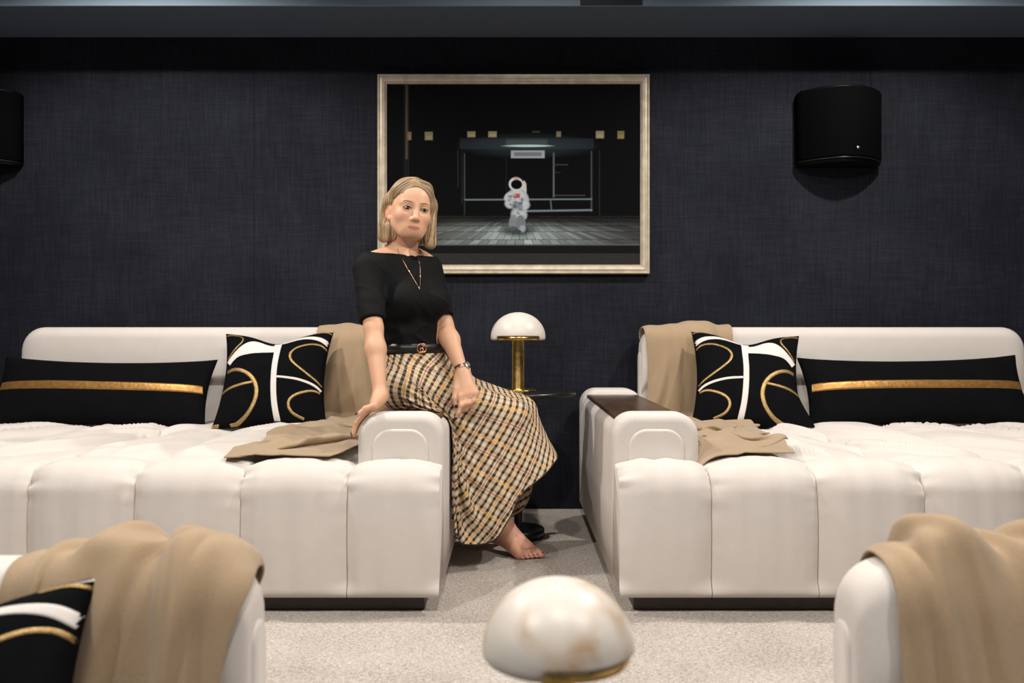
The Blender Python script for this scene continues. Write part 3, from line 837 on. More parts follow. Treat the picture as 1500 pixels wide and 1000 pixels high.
path_throw('throw_blanket', 'tan wool throw trailing from the sofa back onto the seat beside the walnut tray', route(YR, P, 2.91),
           [(0, .845), (.30, .845), (.52, .80), (.72, .76), (1, .755)], [(0, .37), (.3, .37), (.5, .31), (.7, .27), (1, .25)],
           2.20, .50, sofa_cols(.33, 1, YR, P)+[sd_cush(PR)], 50, 8, comp=1.0, bend=.5, g=7, h=.014, crum=True, folds=1.2, amp=.008, creases=[(-.10, .35, .018, 1), (.30, .1, .012, -1)], slack=4.5, pins=[(.02, .15)])
rn = [(YN+.03, .45), (YN+.025, .84), (YN-.03, .905), (YN-BACK_T+.04, .905), (YN-BACK_T-.02, .86), (YN-BACK_T-.03, .40)]
path_throw('throw_blanket', 'tan throw in loose diagonal folds over the lower sofa with the patterned cushion', rn,
           [(0, -.75), (.4, -.745), (.6, -.735), (1, -.70)], [(0, .44), (.4, .46), (.6, .44), (1, .42)],
           1.30, .55, sofa_cols(-.203, -1, YN, 0)[:1], 50, 15, folds=2.7, amp=.014, diag=1.3, fold=1.0, h=.010, creases=[(.24, -2.3, .030, -1), (.02, -2.1, .022, -1), (-.20, -1.8, .020, -1), (.40, -.25, .018, -1), (.20, .10, .020, 1), (.46, -1.6, .022, -1), (.33, -.6, .015, 1)], pins=[(.38, .52)], iso=0)
path_throw('throw_blanket', 'tan throw bunched high over the lower sofa that has no cushion', rn,
           [(0, .925), (.4, .925), (.6, .915), (1, .93)], [(0, .46), (.4, .50), (.6, .46), (1, .44)],
           1.30, .62, sofa_cols(.352, 1, YN, 0)[:1], 50, 27, folds=1.6, amp=.024, diag=-1.4, fold=1.2, h=.010, creases=[(-.06, 2.0, .034, 1), (-.30, 1.9, .024, 1), (-.46, 1.5, .020, 1), (.16, 2.2, .026, 1), (-.50, .9, .010, 1), (.36, 1.6, .022, 1)], pins=[(.38, .52)], iso=0)
# ---------------------------------------------------------------- the seated woman
# signed-distance modelling: the whole body is one smooth surface
def U_(v): v = np.asarray(v, float); return v/np.linalg.norm(v)
def prim_cone(a, b, r1, r2):
    a = np.array(a, float); b = np.array(b, float); r = max(r1, r2)
    lo, hi = np.minimum(a-r, b-r), np.maximum(a+r, b+r)
    def f(p):
        pa = p-a; ba = b-a; h = np.clip((pa@ba)/ba.dot(ba), 0, 1)
        return np.linalg.norm(pa-h[..., None]*ba, axis=-1)-(r1+(r2-r1)*h)
    return f, lo, hi
def prim_ell(c, r, axes=None):
    c = np.array(c, float); r = np.array(r, float); A = np.eye(3) if axes is None else np.array(axes, float)
    ext = np.sqrt(((A.T*r)**2).sum(1))
    def f(p):
        q = (p-c)@A.T; k0 = np.linalg.norm(q/r, axis=-1); k1 = np.linalg.norm(q/(r*r), axis=-1)+1e-9
        return k0*(k0-1)/k1
    return f, c-ext, c+ext
class Field:
    def __init__(s, lo, hi, h):
        s.lo = np.array(lo, float); s.h = h
        s.n = tuple(int(math.ceil(d/h))+1 for d in (np.array(hi)-s.lo))
        s.f = np.full(s.n, .05, np.float32)
    def box(s, lo, hi, mg=.045):
        a = np.clip(np.floor((lo-mg-s.lo)/s.h).astype(int), 0, np.array(s.n)); b = np.clip(np.ceil((hi+mg-s.lo)/s.h).astype(int)+1, 0, np.array(s.n))
        sl = tuple(slice(i, j) for i, j in zip(a, b))
        g = np.stack(np.meshgrid(*[s.lo[k]+s.h*np.arange(a[k], b[k]) for k in range(3)], indexing='ij'), -1)
        return sl, g
    def add(s, prim, k=.02):
        f, lo, hi = prim; sl, g = s.box(lo, hi)
        if g.size == 0: return
        d = f(g); e = s.f[sl]; h = np.clip(.5+.5*(e-d)/k, 0, 1)
        s.f[sl] = e*(1-h)+d*h-k*h*(1-h)
    def cut(s, prim, k=.01):
        f, lo, hi = prim; sl, g = s.box(lo, hi)
        if g.size == 0: return
        d = -f(g); e = s.f[sl]; h = np.clip(.5-.5*(e-d)/k, 0, 1)
        s.f[sl] = e*(1-h)+d*h+k*h*(1-h)
    def mesh(s):
        f = s.f; sg = f < 0
        c = np.zeros(tuple(q-1 for q in s.n), np.uint8)
        cs = [(i, j, k) for i in (0, 1) for j in (0, 1) for k in (0, 1)]
        for i, j, k in cs: c += sg[i:s.n[0]-1+i, j:s.n[1]-1+j, k:s.n[2]-1+k]
        act = (c > 0) & (c < 8)
        cells = np.argwhere(act); idx = np.full(act.shape, -1, np.int32); idx[act] = np.arange(len(cells))
        acc = np.zeros((len(cells), 3)); cnt = np.zeros(len(cells))
        for A in cs:
            for ax in range(3):
                if A[ax]: continue
                Bc = list(A); Bc[ax] = 1
                fa = f[tuple((cells+A).T)]; fb = f[tuple((cells+Bc).T)]
                m = (fa < 0) != (fb < 0); t = fa[m]/(fa[m]-fb[m])
                p = np.tile(np.array(A, float), (m.sum(), 1)); p[:, ax] = t
                acc[m] += p; cnt[m] += 1
        V = s.lo+s.h*(cells+acc/cnt[:, None])
        quads = []
        for ax in range(3):
            o1, o2 = [(1, 2), (2, 0), (0, 1)][ax]
            a = [slice(None)]*3; b = [slice(None)]*3; a[ax] = slice(0, -1); b[ax] = slice(1, None)
            ch = sg[tuple(a)] != sg[tuple(b)]
            e = np.argwhere(ch); ok = (e[:, o1] > 0) & (e[:, o2] > 0) & (e[:, o1] < s.n[o1]-1) & (e[:, o2] < s.n[o2]-1); e = e[ok]
            def cell(d1, d2):
                q = e.copy(); q[:, o1] -= d1; q[:, o2] -= d2; return idx[tuple(q.T)]
            Q = np.stack([cell(1, 1), cell(0, 1), cell(0, 0), cell(1, 0)], 1)
            fl = ~sg[tuple(e.T)]; Q[fl] = Q[fl][:, ::-1]
            quads.append(Q)
        return V, np.concatenate(quads)
    def smooth(s, it=1):
        for _ in range(it):
            for ax in range(3):
                f = s.f; g = f.copy(); a = [slice(None)]*3; b = [slice(None)]*3; c = [slice(None)]*3
                a[ax] = slice(0, -2); b[ax] = slice(1, -1); c[ax] = slice(2, None)
                g[tuple(b)] = .25*f[tuple(a)]+.5*f[tuple(b)]+.25*f[tuple(c)]; s.f = g
    def sampler(s):
        def f(p):
            q = (np.asarray(p)-s.lo)/s.h; sh = q.shape[:-1]; q = q.reshape(-1, 3)
            q = np.clip(q, 0, np.array(s.n)-1.001); i = q.astype(int); t = q-i; r = 0
            for a, b, c in ((a, b, c) for a in (0, 1) for b in (0, 1) for c in (0, 1)):
                w = (t[:, 0] if a else 1-t[:, 0])*(t[:, 1] if b else 1-t[:, 1])*(t[:, 2] if c else 1-t[:, 2])
                r = r+w*s.f[i[:, 0]+a, i[:, 1]+b, i[:, 2]+c]
            return r.reshape(sh)
        return f
def z_(x, y, z): return np.array([x, y, z+P])

# joints (x, distance, height above the platform)
PEL = z_(-.368, 3.36, .675)
HR, HL = z_(-.385, 3.285, .665), z_(-.345, 3.445, .665)
KR, KL = z_(.0, 3.40, .540), z_(.03, 3.56, .55)
AR, AL = z_(-.045, 3.52, .115), z_(-.17, 3.60, .16)
SR, SL = z_(-.528, 3.220, 1.098), z_(-.318, 3.415, 1.112)
ER, EL = z_(-.487, 3.12, .886), z_(-.258, 3.39, .900)
WR, WL = z_(-.447, 3.01, .655), z_(-.181, 3.245, .724)
NB_ = z_(-.420, 3.335, 1.150)
HC = z_(-.377, 3.285, 1.317)                    # centre of the head
# head frame: ha = to her left, hb = forward, hc = up
yaw = math.radians(21); hb = np.array([math.sin(yaw), -math.cos(yaw), -.03]); hb = U_(hb)
ha = np.array([-hb[1], hb[0], 0]); ha = U_(ha); hc = U_(np.cross(ha, hb))
if hc[2] < 0: hc = -hc
ro = math.radians(-6)
ha, hc = ha*math.cos(ro)+hc*math.sin(ro), -ha*math.sin(ro)+hc*math.cos(ro)
HA = np.stack([ha, hb, hc])
def hp(a, b, c): return HC+ha*a+hb*b+hc*c
def HE(c, r): return prim_ell(hp(*c), r, HA)
def HCN(a, b, r1, r2): return prim_cone(hp(*a), hp(*b), r1, r2)
chest_f = U_([.66, -.75, 0]); chest_l = np.array([.75, .66, 0])
CH = np.stack([chest_l, chest_f, [0, 0, 1]])
pel_f = U_([.90, -.44, 0]); pel_l = np.array([.44, .90, 0]); PE = np.stack([pel_l, pel_f, [0, 0, 1]])
TC = z_(-.400, 3.335, 1.00)

def torso(fd, g=0.0):
    fd.add(prim_ell(PEL, (.165+g, .115+g, .10+g), PE), .03)
    fd.add(prim_ell(z_(-.375, 3.36, .80), (.118+g, .088+g, .11+g), U_rot(.5)), .05)
    fd.add(prim_ell(z_(-.392, 3.345, .93), (.124+g, .090+g, .13+g), CH), .05)
    fd.add(prim_ell(z_(-.407, 3.335, 1.035), (.143+g, .098+g, .115+g), CH), .04)
    for s in (-1, 1):
        fd.add(prim_ell(TC+chest_l*.066*s+chest_f*.085+np.array([0, 0, -.015]), (.056+g, .052+g, .056+g), CH), .035)
    fd.add(prim_cone(SR+chest_l*.05+np.array([0, 0, .012]), SL-chest_l*.05+np.array([0, 0, .012]), .054+g, .054+g), .04)
    nk = NB_+np.array([0, 0, .02])
    fd.add(prim_cone(nk, SR+np.array([.02, .02, .018]), .046+g, .038+g), .035)
    fd.add(prim_cone(nk, SL+np.array([-.02, -.02, .018]), .046+g, .038+g), .035)
def U_rot(t):
    f = U_(chest_f*(1-t)+pel_f*t); l = np.array([-f[1], f[0], 0]); return np.stack([l, f, [0, 0, 1]])
def upper_arm(fd, s, e, g=0.0):
    fd.add(prim_cone(s, s*.4+e*.6, .043+g, .038+g), .03); fd.add(prim_cone(s*.4+e*.6, e, .038+g, .033+g), .02)

body = Field((-.66, 2.86, P-.02), (.21, 3.80, P+1.47), .003)
torso(body)
upper_arm(body, SR, ER); upper_arm(body, SL, EL)
for e, w in ((ER, WR), (EL, WL)):
    m = e*.68+w*.32
    body.add(prim_cone(e, m, .0325, .0345), .015); body.add(prim_cone(m, w, .0345, .0215), .02)
# legs
for h, k, a in ((HR, KR, AR), (HL, KL, AL)):
    body.add(prim_cone(h, k, .086, .056), .03)
    body.add(prim_cone(k, k+(a-k)*.12, .054, .052), .02)
    back = U_(np.array([-.7, .4, 0]))
    m = k*.66+a*.34+back*.018
    body.add(prim_cone(k, m, .046, .048), .03); body.add(prim_cone(m, a, .047, .032), .03); body.add(prim_cone(k*.3+a*.7, a, .034, .033), .02)
# neck
body.add(prim_cone(NB_, hp(0, -.024, -.06), .052, .047), .015)
body.add(prim_cone(NB_+chest_f*.03, NB_+chest_f*.045+np.array([0, 0, -.03]), .03, .03), .03)
for s in (-1, 1):   # neck muscles and collar bones
    body.add(prim_cone(hp(.045*s, -.015, -.06), NB_+chest_f*.055+chest_l*.016*s+np.array([0, 0, .0]), .011, .010), .016)
    body.add(prim_cone(NB_+chest_f*.058+chest_l*.02*s, (SR if s < 0 else SL)+chest_f*.02+np.array([0, 0, .03]), .009, .009), .014)
# head
def head(fd):
    fd.add(HE((0, -.014, .030), (.0725, .092, .083)), .02)
    fd.add(HE((0, .018, -.014), (.0645, .066, .080)), .03)          # face
    fd.add(HE((0, .026, -.047), (.0485, .052, .047)), .03)          # lower face
    fd.add(HE((0, .051, -.080), (.0260, .021, .0185)), .03)         # chin
    fd.add(HE((0, .052, .048), (.045, .030, .035)), .03)            # forehead
    for s in (-1, 1):
        fd.add(HE((.038*s, .048, -.024), (.025, .025, .023)), .02)
        fd.add(HCN((.055*s, -.005, -.038), (.027*s, .047, -.083), .013, .014), .03)
        fd.add(HCN((.014*s, .076, .024), (.044*s, .063, .021), .0075, .0065), .016)
    for s in (-1, 1):
        fd.cut(HE((.0315*s, .097, .003), (.019, .018, .0115)), .018)
        fd.add(HE((.0315*s, .0685, .002), (.0160, .0140, .0115)), .006)
    fd.add(HCN((0, .080, .012), (0, .0965, -.030), .0066, .0090), .014)
    fd.add(HE((0, .0985, -.0345), (.0088, .0092, .0076)), .010)
    for s in (-1, 1):
        fd.add(HE((.0115*s, .0885, -.0375), (.0066, .0085, .0060)), .007)
        fd.cut(HE((.0060*s, .0975, -.0445), (.0032, .0045, .0026)), .003)
    fd.add(HE((0, .061, -.060), (.034, .020, .026)), .02)
    fd.add(HE((0, .0800, -.0636), (.0215, .0050, .0028)), .005)
    fd.add(HE((0, .0795, -.0700), (.0180, .0055, .0035)), .005)
    for s in (-1, 1):
        EA = np.stack([U_(ha*s+hb*.45), U_(hb-ha*s*.45), hc])              # ears stand a little off the head
        fd.add(prim_ell(hp(.0800*s, -.010, -.008), (.0055, .0185, .031), EA), .003)
        fd.cut(prim_ell(hp(.0875*s, -.004, -.004), (.0050, .010, .018), EA), .004)
        fd.add(prim_ell(hp(.0755*s, .001, -.036), (.0065, .009, .010), EA), .006)
head(body)
# right hand: flat on the padded arm, fingers curled over its inner edge
sc = np.array([-.438, P+.528]); nails = []
def arcpt(th, y, r): a = math.radians(th); return np.array([sc[0]+r*math.cos(a), y, sc[1]+r*math.sin(a)])
pk = []
for k in range(4):
    y = 2.925+.0205*k; ln = (0, .006, .003, -.008)[k]
    p0 = np.array([-.455-.002*k, y+.004, P+.626]); pk.append(p0)
    ths = (128, 152, 174+ (0, 6, 3, -8)[k])
    q = [p0]+[arcpt(t, y-.004*i, .075+.0105) for i, t in enumerate(ths)]
    for i, (r1, r2) in enumerate(((.0098, .0088), (.0088, .0080), (.0080, .0068))):
        body.add(prim_cone(q[i], q[i+1], r1, r2), .005)
    nails.append((q[3], U_(q[3]-q[2]), U_(q[3]-np.array([sc[0], q[3][1], sc[1]])), .0062))
for k in range(4):
    body.add(prim_cone(WR+np.array([0, -.002+.005*(k-1.5), -.006]), pk[k], .0165, .0125), .014)
body.add(prim_cone(WR, (pk[1]+WR)/2, .022, .018), .02)
t0, t1, t2, t3 = WR+np.array([-.008, -.024, -.012]), np.array([-.452, 2.925-.022, P+.628]), np.array([-.478, 2.893, P+.620]), np.array([-.500, 2.884, P+.602])
body.add(prim_cone(t0, t1, .0145, .0112), .012); body.add(prim_cone(t1, t2, .0110, .0095), .006); body.add(prim_cone(t2, t3, .0095, .0072), .005)
nails.append((t3, U_(t3-t2), U_(np.array([-.5, -.35, .8])), .0065))
# left hand: relaxed on the thigh, fingers curled under
ac = U_([.93, .30, .12])
ctr = np.array([-.159, 3.197, P+.650])
lk = []
for k in range(4):
    b0 = ctr+ac*(-.026+.0185*k)+np.array([0, 0, (-.004, .002, .000, -.002)[k]]); lk.append(b0)
    f1 = np.array([.002-.003*k, -.016, -.034])*(1, 1.06, 1.0, .8)[k]; f2 = np.array([-.012, .010, -.024])*(1.1, 1.05, .95, .8)[k]; f3 = np.array([-.011, .013, -.009])*(1.2, 1, .9, .8)[k]
    if k == 0: f2 = np.array([-.010, -.002, -.026]); f3 = np.array([-.008, .006, -.018])
    q = [b0, b0+f1, b0+f1+f2, b0+f1+f2+f3]
    for i, (r1, r2) in enumerate(((.0100, .0090), (.0088, .0080), (.0078, .0066))):
        body.add(prim_cone(q[i], q[i+1], r1, r2), .005)
    nails.append((q[3], U_(q[3]-q[2]), U_(np.array([-.2, -.9, -.3]) if k == 0 else np.array([-.5, -.3, -.8])), .006))
    if k == 2: ring_at = (q[0]*.45+q[1]*.55, U_(q[1]-q[0]))
for k in range(4):
    body.add(prim_cone(WL+ac*(-.007+.005*k), lk[k], .0165, .0125), .014)
body.add(prim_cone(WL, (lk[1]+lk[2]+WL)/3, .022, .018), .02)
t0, t1, t2, t3 = WL+np.array([-.018, -.012, -.020]), np.array([-.203, 3.201, P+.668]), np.array([-.207, 3.187, P+.634]), np.array([-.201, 3.184, P+.606])
body.add(prim_cone(t0, t1, .0145, .0115), .012); body.add(prim_cone(t1, t2, .0112, .0096), .006); body.add(prim_cone(t2, t3, .0096, .0074), .005)
nails.append((t3, U_(t3-t2), U_(np.array([.25, -1, -.1])), .0068))
# feet
toenails = []
def foot(ank, heel, ball, fd, lift=0.0, sgn=1):
    lf = np.array([-fd[1], fd[0], 0])*sgn                     # towards the big toe
    body.add(prim_cone(heel, heel+np.array([0, 0, .012]), .030, .028), .02)
    body.add(prim_cone(heel+np.array([0, 0, .02]), ank, .027, .033), .03)
    bb = ball+lf*.030+np.array([0, 0, .004]); bl = ball-lf*.032
    body.add(prim_cone(ank+fd*.012, bb+np.array([0, 0, .006]), .033, .019), .03)
    body.add(prim_cone(ank+np.array([0, 0, -.01]), bl, .030, .014), .03)
    body.add(prim_cone(heel, bl+np.array([0, 0, .002]), .026, .014), .03)
    body.add(prim_cone(heel+lf*.008, bb, .024, .018), .03)
    body.add(prim_ell(ank+lf*.034, (.011, .011, .014)), .015); body.add(prim_ell(ank-lf*.034+np.array([0, 0, -.006]), (.011, .011, .014)), .015)
    for k in range(5):
        t = (k/4.0); b0 = bb*(1-t)+bl*t+fd*(.008-.016*t)
        ln = (.052, .046, .040, .034, .027)[k]; r = (.0140, .0102, .0096, .0092, .0090)[k]
        m_ = b0+fd*ln*.55+np.array([0, 0, .006 if k else .001]); e = b0+fd*ln
        e[2] = max(P+r+.0008+lift, e[2]-.010); m_[2] = max(m_[2], P+r+.004+lift)
        body.add(prim_cone(b0, m_, r*1.05, r), .008); body.add(prim_cone(m_, e, r, r*.93), .004)
        toenails.append((e, fd, np.array([0, 0, 1.0]), r*.72))
fdR = U_([.76, -.65, 0]); fdL = U_([.75, .30, -.45])
foot(AR, z_(-.078, 3.548, .072), z_(.048, 3.440, .0195), fdR)
foot(AL, AL+np.array([-.035, -.01, -.055]), AL+U_([.60, .10, -.62])*.135, U_([.72, .10, -.45]), .03)
toenails = toenails[:5]

person = empty('person', (-.10, 3.42, P), 'woman in black top and checked skirt sitting on the sofa arm, barefoot', 'person')
bV, bQ = body.mesh()
def skin_mat():
    m, nt, b = mat_new('skin')
    at = N(nt, 'ShaderNodeAttribute'); at.attribute_name = 'tint'
    n = noise(nt, mapping(nt, (60, 60, 60)), 1.0, 3)
    L(nt, mixc(nt, math_n(nt, 'MULTIPLY', n, .16), at.outputs['Color'], (.62, .27, .18)), b.inputs['Base Color'])
    b.inputs['Roughness'].default_value = .48; b.inputs['Specular IOR Level'].default_value = .4
    b.inputs['Subsurface Weight'].default_value = .12; b.inputs['Subsurface Radius'].default_value = (.012, .005, .003)
    b.inputs['Subsurface Scale'].default_value = 1.0
    return m
M['skin'] = skin_mat()
bo = mk('body', bV, bQ, M['skin'], person, fix=False)
hl = (bV-HC)@HA.T                                             # head-local coordinates
tint = np.tile(np.array([.64, .375, .235]), (len(bV), 1))
def blend(m, c):
    global tint
    m = np.clip(m, 0, 1)[:, None]; tint = tint*(1-m)+np.array(c)*m
inh = (hl[:, 2] > -.12) & (hl[:, 1] > 0)
for s in (-1, 1):
    blend(inh*.45*np.exp(-(((hl[:, 0]-.040*s)/.020)**2+((hl[:, 2]+.030)/.018)**2)), (.66, .27, .19))
blend((np.abs(hl[:, 0]) > .074)*(np.abs(hl[:, 2]+.01) < .045)*.45, (.66, .24, .16))
blend(inh*.30*np.exp(-((hl[:, 0]/.014)**2+((hl[:, 2]+.034)/.014)**2)), (.62, .25, .18))
lw = .0225*np.clip(1-((hl[:, 2]+.067)/.0080)**2, 0, 1)**.6
blend(inh*(hl[:, 1] > .055)*sstep(.003, -.003, np.abs(hl[:, 0])-lw)*(np.abs(hl[:, 2]+.067) < .0080)*.85, (.47, .14, .125))
blend(inh*(hl[:, 1] > .055)*.75*np.exp(-((hl[:, 2]+.0668-.0012*(np.abs(hl[:, 0])/.02)**2)/.0016)**2)*sstep(.0225, .018, np.abs(hl[:, 0])), (.20, .06, .05))
for s in (-1, 1):
    blend(inh*.62*np.exp(-(((hl[:, 0]-.0315*s)/.018)**2+((hl[:, 2]-.006)/.0085)**2)), (.30, .15, .10))
blend(sstep(P+.16, P+.06, bV[:, 2])*.5, (.66, .30, .22))
for q, c in ((pk, .014), (lk, .013)):
    for p_ in q: blend(.35*np.exp(-((bV-p_)**2).sum(1)/c**2), (.62, .26, .20))
ca = bo.data.color_attributes.new('tint', 'FLOAT_COLOR', 'POINT')
ca.data.foreach_set('color', np.concatenate([tint, np.ones((len(bV), 1))], 1).ravel().astype(np.float32))
bsamp = body.sampler()
def on_face(a, c, off=0.0):
    """point of the face surface at head-local (a, c)"""
    a = np.atleast_1d(np.asarray(a, float)); c = np.atleast_1d(np.asarray(c, float))
    b = np.full(a.shape, .125)
    for _ in range(60):
        p = HC+a[:, None]*ha+b[:, None]*hb+c[:, None]*hc
        b = b-np.clip(bsamp(p), -.004, .004)*.8
    return HC+a[:, None]*ha+(b+off)[:, None]*hb+c[:, None]*hc
# eyes
M['sclera'] = plain('eye_white', (.30, .25, .22), .3); M['iris'] = plain('iris', (.018, .014, .010), .15); M['pupil'] = plain('pupil', (.003, .003, .003), .1)
M['lash'] = plain('lash', (.012, .008, .006), .7); M['brow'] = plain('brow', (.26, .150, .085), .8)
for s in (-1, 1):
    ec = (.0315*s, .002)
    k = np.linspace(0, 2*math.pi, 28, endpoint=False)
    ea = .0138*np.cos(k); et = np.where(np.sin(k) > 0, .0050, .0042)*np.sin(k)*(1-.25*np.cos(k)**2)
    et = et+.0009*(ea*s/.0138)
    def eyegrid(scale, off, da=0, dc=0, rad=None):
        rings = []
        for q in (1.0, .66, .33, .02):
            if rad is None: A, Cc = ec[0]+ea*q*scale, ec[1]+et*q*scale
            else: A, Cc = ec[0]+da+rad*q*np.cos(k), ec[1]+dc+rad*q*np.sin(k)*.98
            rings.append(on_face(A, Cc, off))
        return loft(np.array(rings), caps=False)
    e = mk('eye', *eyegrid(1, .0009), M['sclera'], person)
    mk('iris', *eyegrid(1, .0014, .0004, .0006, .0060), M['iris'], e); mk('pupil', *eyegrid(1, .0019, .0004, .0006, .0026), M['pupil'], e)
    up = np.linspace(math.pi, 0, 14)
    A = ec[0]+.0146*np.cos(up); Cc = ec[1]+.0058*np.sin(up)*(1-.25*np.cos(up)**2)+.0009*np.cos(up)*s
    mk('eyelid_line', *tube(on_face(A, Cc, .0010), .0018, 5), M['lash'], e)
    A2 = ec[0]+.0125*np.cos(up); C2 = ec[1]-.0046*np.sin(up)
    mk('lower_lash', *tube(on_face(A2, C2, .0003), .0007, 5), M['lash'], e)
    t = np.linspace(0, 1, 14)
    A3 = s*(.013+.036*t); C3 = .0215+.0075*np.sin(t*math.pi*.72)-.003*t
    mk('eyebrow', *tube(on_face(A3, C3, -.0008), (.0010+.0012*np.sin(t*math.pi)**.6), 6), M['brow'], person)
# finger and toe nails
M['plum'] = plain('plum_nail_polish', (.035, .006, .012), .2); M['red'] = plain('red_nail_polish', (.55, .012, .02), .2)
def nail(e, d, u, r, m):
    d = U_(d); u = U_(u-d*u.dot(d)); w = np.cross(d, u)
    r0 = r*1.06; rings = []
    for q in np.linspace(-1, 1, 7):
        hw = math.sqrt(max(.02, 1-q*q*.8))
        rings.append([e+d*(q*r*.95+.0015)+w*(r*.85*hw*x)+u*(r0*(1.13-.42*x*x-.10*max(q, 0))) for x in np.linspace(-1, 1, 7)])
    V, fc = loft(np.array(rings), closed=False, caps=False)
    o = mk('nail', V, fc, m, person, fix=False)
    sm = o.modifiers.new('thickness', 'SOLIDIFY'); sm.thickness = .0012; sm.offset = 0
for q in nails: nail(*q, M['plum'])
for q in toenails: nail(*q, M['red'])

# hair: a bob with a side parting, plus strands that follow it
hair = Field((HC[0]-.16, HC[1]-.16, HC[2]-.19), (HC[0]+.16, HC[1]+.17, HC[2]+.15), .0025)
hair.add(HE((.0, -.016, .040), (.0820, .102, .0905)), .02)
hair.add(HE((.0, -.036, -.030), (.0890, .082, .105)), .03)
hair.add(HCN((.074, -.012, .03), (.090, -.004, -.105), .022, .022), .03)
hair.add(HCN((-.074, -.025, .03), (-.083, -.034, -.100), .020, .020), .03)
hair.add(HCN((.076, .012, .040), (.080, .028, -.112), .015, .017), .02)          # front lock on her left side
hair.add(HCN((-.080, -.028, .01), (-.084, -.012, -.112), .014, .013), .02)       # tucked behind her right ear
hair.add(HCN((-.018, .044, .097), (.040, .047, .086), .011, .012), .03)          # sweep across the forehead
hair.add(HCN((.040, .047, .086), (.073, .026, .030), .012, .011), .03)
hair.add(HCN((-.018, .044, .097), (-.064, .018, .066), .011, .011), .03)
hair.cut(HE((.004, .088, -.028), (.0650, .068, .112)), .010)
hair.cut(HE((-.060, .045, -.020), (.030, .050, .070)), .012)                     # open in front of her right ear
hair.cut(HE((-.094, .010, -.018), (.036, .034, .040)), .008)
hair.cut(HE((0, .050, -.13), (.060, .075, .085)), .012)
hair.cut(prim_ell(hp(0, 0, -.245), (.20, .20, .105), HA), .006)                  # trimmed ends
hair.smooth(2)
hV, hQ = hair.mesh()
def hair_mat():
    m, nt, b = mat_new('blonde_hair')
    at = N(nt, 'ShaderNodeAttribute'); at.attribute_name = 'shade'
    L(nt, at.outputs['Color'], b.inputs['Base Color'])
    b.inputs['Roughness'].default_value = .42; b.inputs['Specular IOR Level'].default_value = .5
    return m
M['hair'] = hair_mat()
hs = hair.sampler(); hg = lambda p: grad(hs, p, .004)
rng = np.random.RandomState(12)
ns = 1500; steps = 34
hloc = (hV-HC)@HA.T
cand = np.where((hloc[:, 2] > -.10))[0]
# start points everywhere on the hair, combed away from the parting and down
pts = hV[rng.choice(cand, ns)]
lines = [pts.copy()]
for st in range(steps):
    g = hg(pts); l = (pts-HC)@HA.T
    away = np.sign(l[:, 0]+.012)[:, None]*ha
    top = sstep(.02, .09, l[:, 2])[:, None]
    d = -hc*(1-.55*top)+away*(.9*top)-hb*(.25*top)
    d = d-g*(d*g).sum(1, keepdims=True); d /= np.linalg.norm(d, axis=1, keepdims=True)+1e-9
    pts = pts+d*.0045; pts = pts-hg(pts)*np.clip(hs(pts)-.0004, -.004, .004)[:, None]
    lines.append(pts.copy())
Ln = np.stack(lines, 1)
pv, pf, pc = [], [], []
blond = np.array([[.42, .275, .150], [.56, .40, .24], [.27, .165, .085], [.70, .55, .37], [.16, .095, .05]])
off = 0
for i in range(ns):
    p = Ln[i]; l = (p[-1]-HC)@HA.T
    lo = int(rng.randint(14, steps+1)); p = p[:lo:2]
    dl = np.linalg.norm(np.diff(p, axis=0), axis=1)
    if len(p) < 5 or dl.min() < .002: continue
    r = .0010+.0009*rng.rand()
    rr = r*np.sin(np.linspace(.35, math.pi-.2, len(p)))
    v, f = tube(p, rr, 4)
    pv.append(v); pf += [tuple(int(q)+off for q in k) for k in f]; off += len(v)
    lr = (v-HC)@HA.T; root = .45*np.exp(-((lr[:, 0]+.014)/.014)**2)*sstep(.05, .09, lr[:, 2])+.35*np.exp(-((lr[:, 1]-.055)/.02)**2)*sstep(.03, .06, lr[:, 2])
    pc.append((1-root)[:, None]*np.tile(blond[rng.choice(5, p=[.32, .27, .2, .11, .1])]*(.62+.42*rng.rand()), (len(v), 1)))
sh_ = vnoise(hloc[:, 0]*90+hloc[:, 1]*60, hloc[:, 2]*6)
hcV = blond[2]*(1-sh_[:, None])+blond[0]*sh_[:, None]
allV = np.concatenate([hV]+pv); allF = [tuple(q) for q in hQ.tolist()]+[tuple(k+len(hV) for k in f) for f in pf]
ho = mk('hair', allV, allF, M['hair'], person, fix=False)
ca = ho.data.color_attributes.new('shade', 'FLOAT_COLOR', 'POINT')
ca.data.foreach_set('color', np.concatenate([np.concatenate([hcV]+pc), np.ones((len(allV), 1))], 1).ravel().astype(np.float32))

# black boat-neck top with turned cuffs
top = Field((-.66, 3.05, P+.70), (-.10, 3.62, P+1.24), .0032)
torso(top, .007)
upper_arm(top, SR, ER, .008); upper_arm(top, SL, EL, .008)
def half(pt, nrm, ext):
    pt = np.array(pt, float); nrm = U_(nrm)
    def f(p):                                                # beyond the cuff, near the arm's axis only
        q = p-pt; h = q@nrm
        return np.maximum(-h, np.linalg.norm(q-h[..., None]*nrm, axis=-1)-.062)
    return f, pt-ext, pt+ext
cR = SR*.12+ER*.88; cL = SL*.14+EL*.86
top.cut(half(cR, ER-SR, .10), .003); top.cut(half(cL, EL-SL, .09), .003)
top.add(prim_cone(cR-U_(ER-SR)*.034, cR-U_(ER-SR)*.008, .0455, .0455), .006); top.add(prim_cone(cL-U_(EL-SL)*.034, cL-U_(EL-SL)*.008, .0455, .0455), .006)
top.cut(half(cR, ER-SR, .10), .003); top.cut(half(cL, EL-SL, .09), .003)
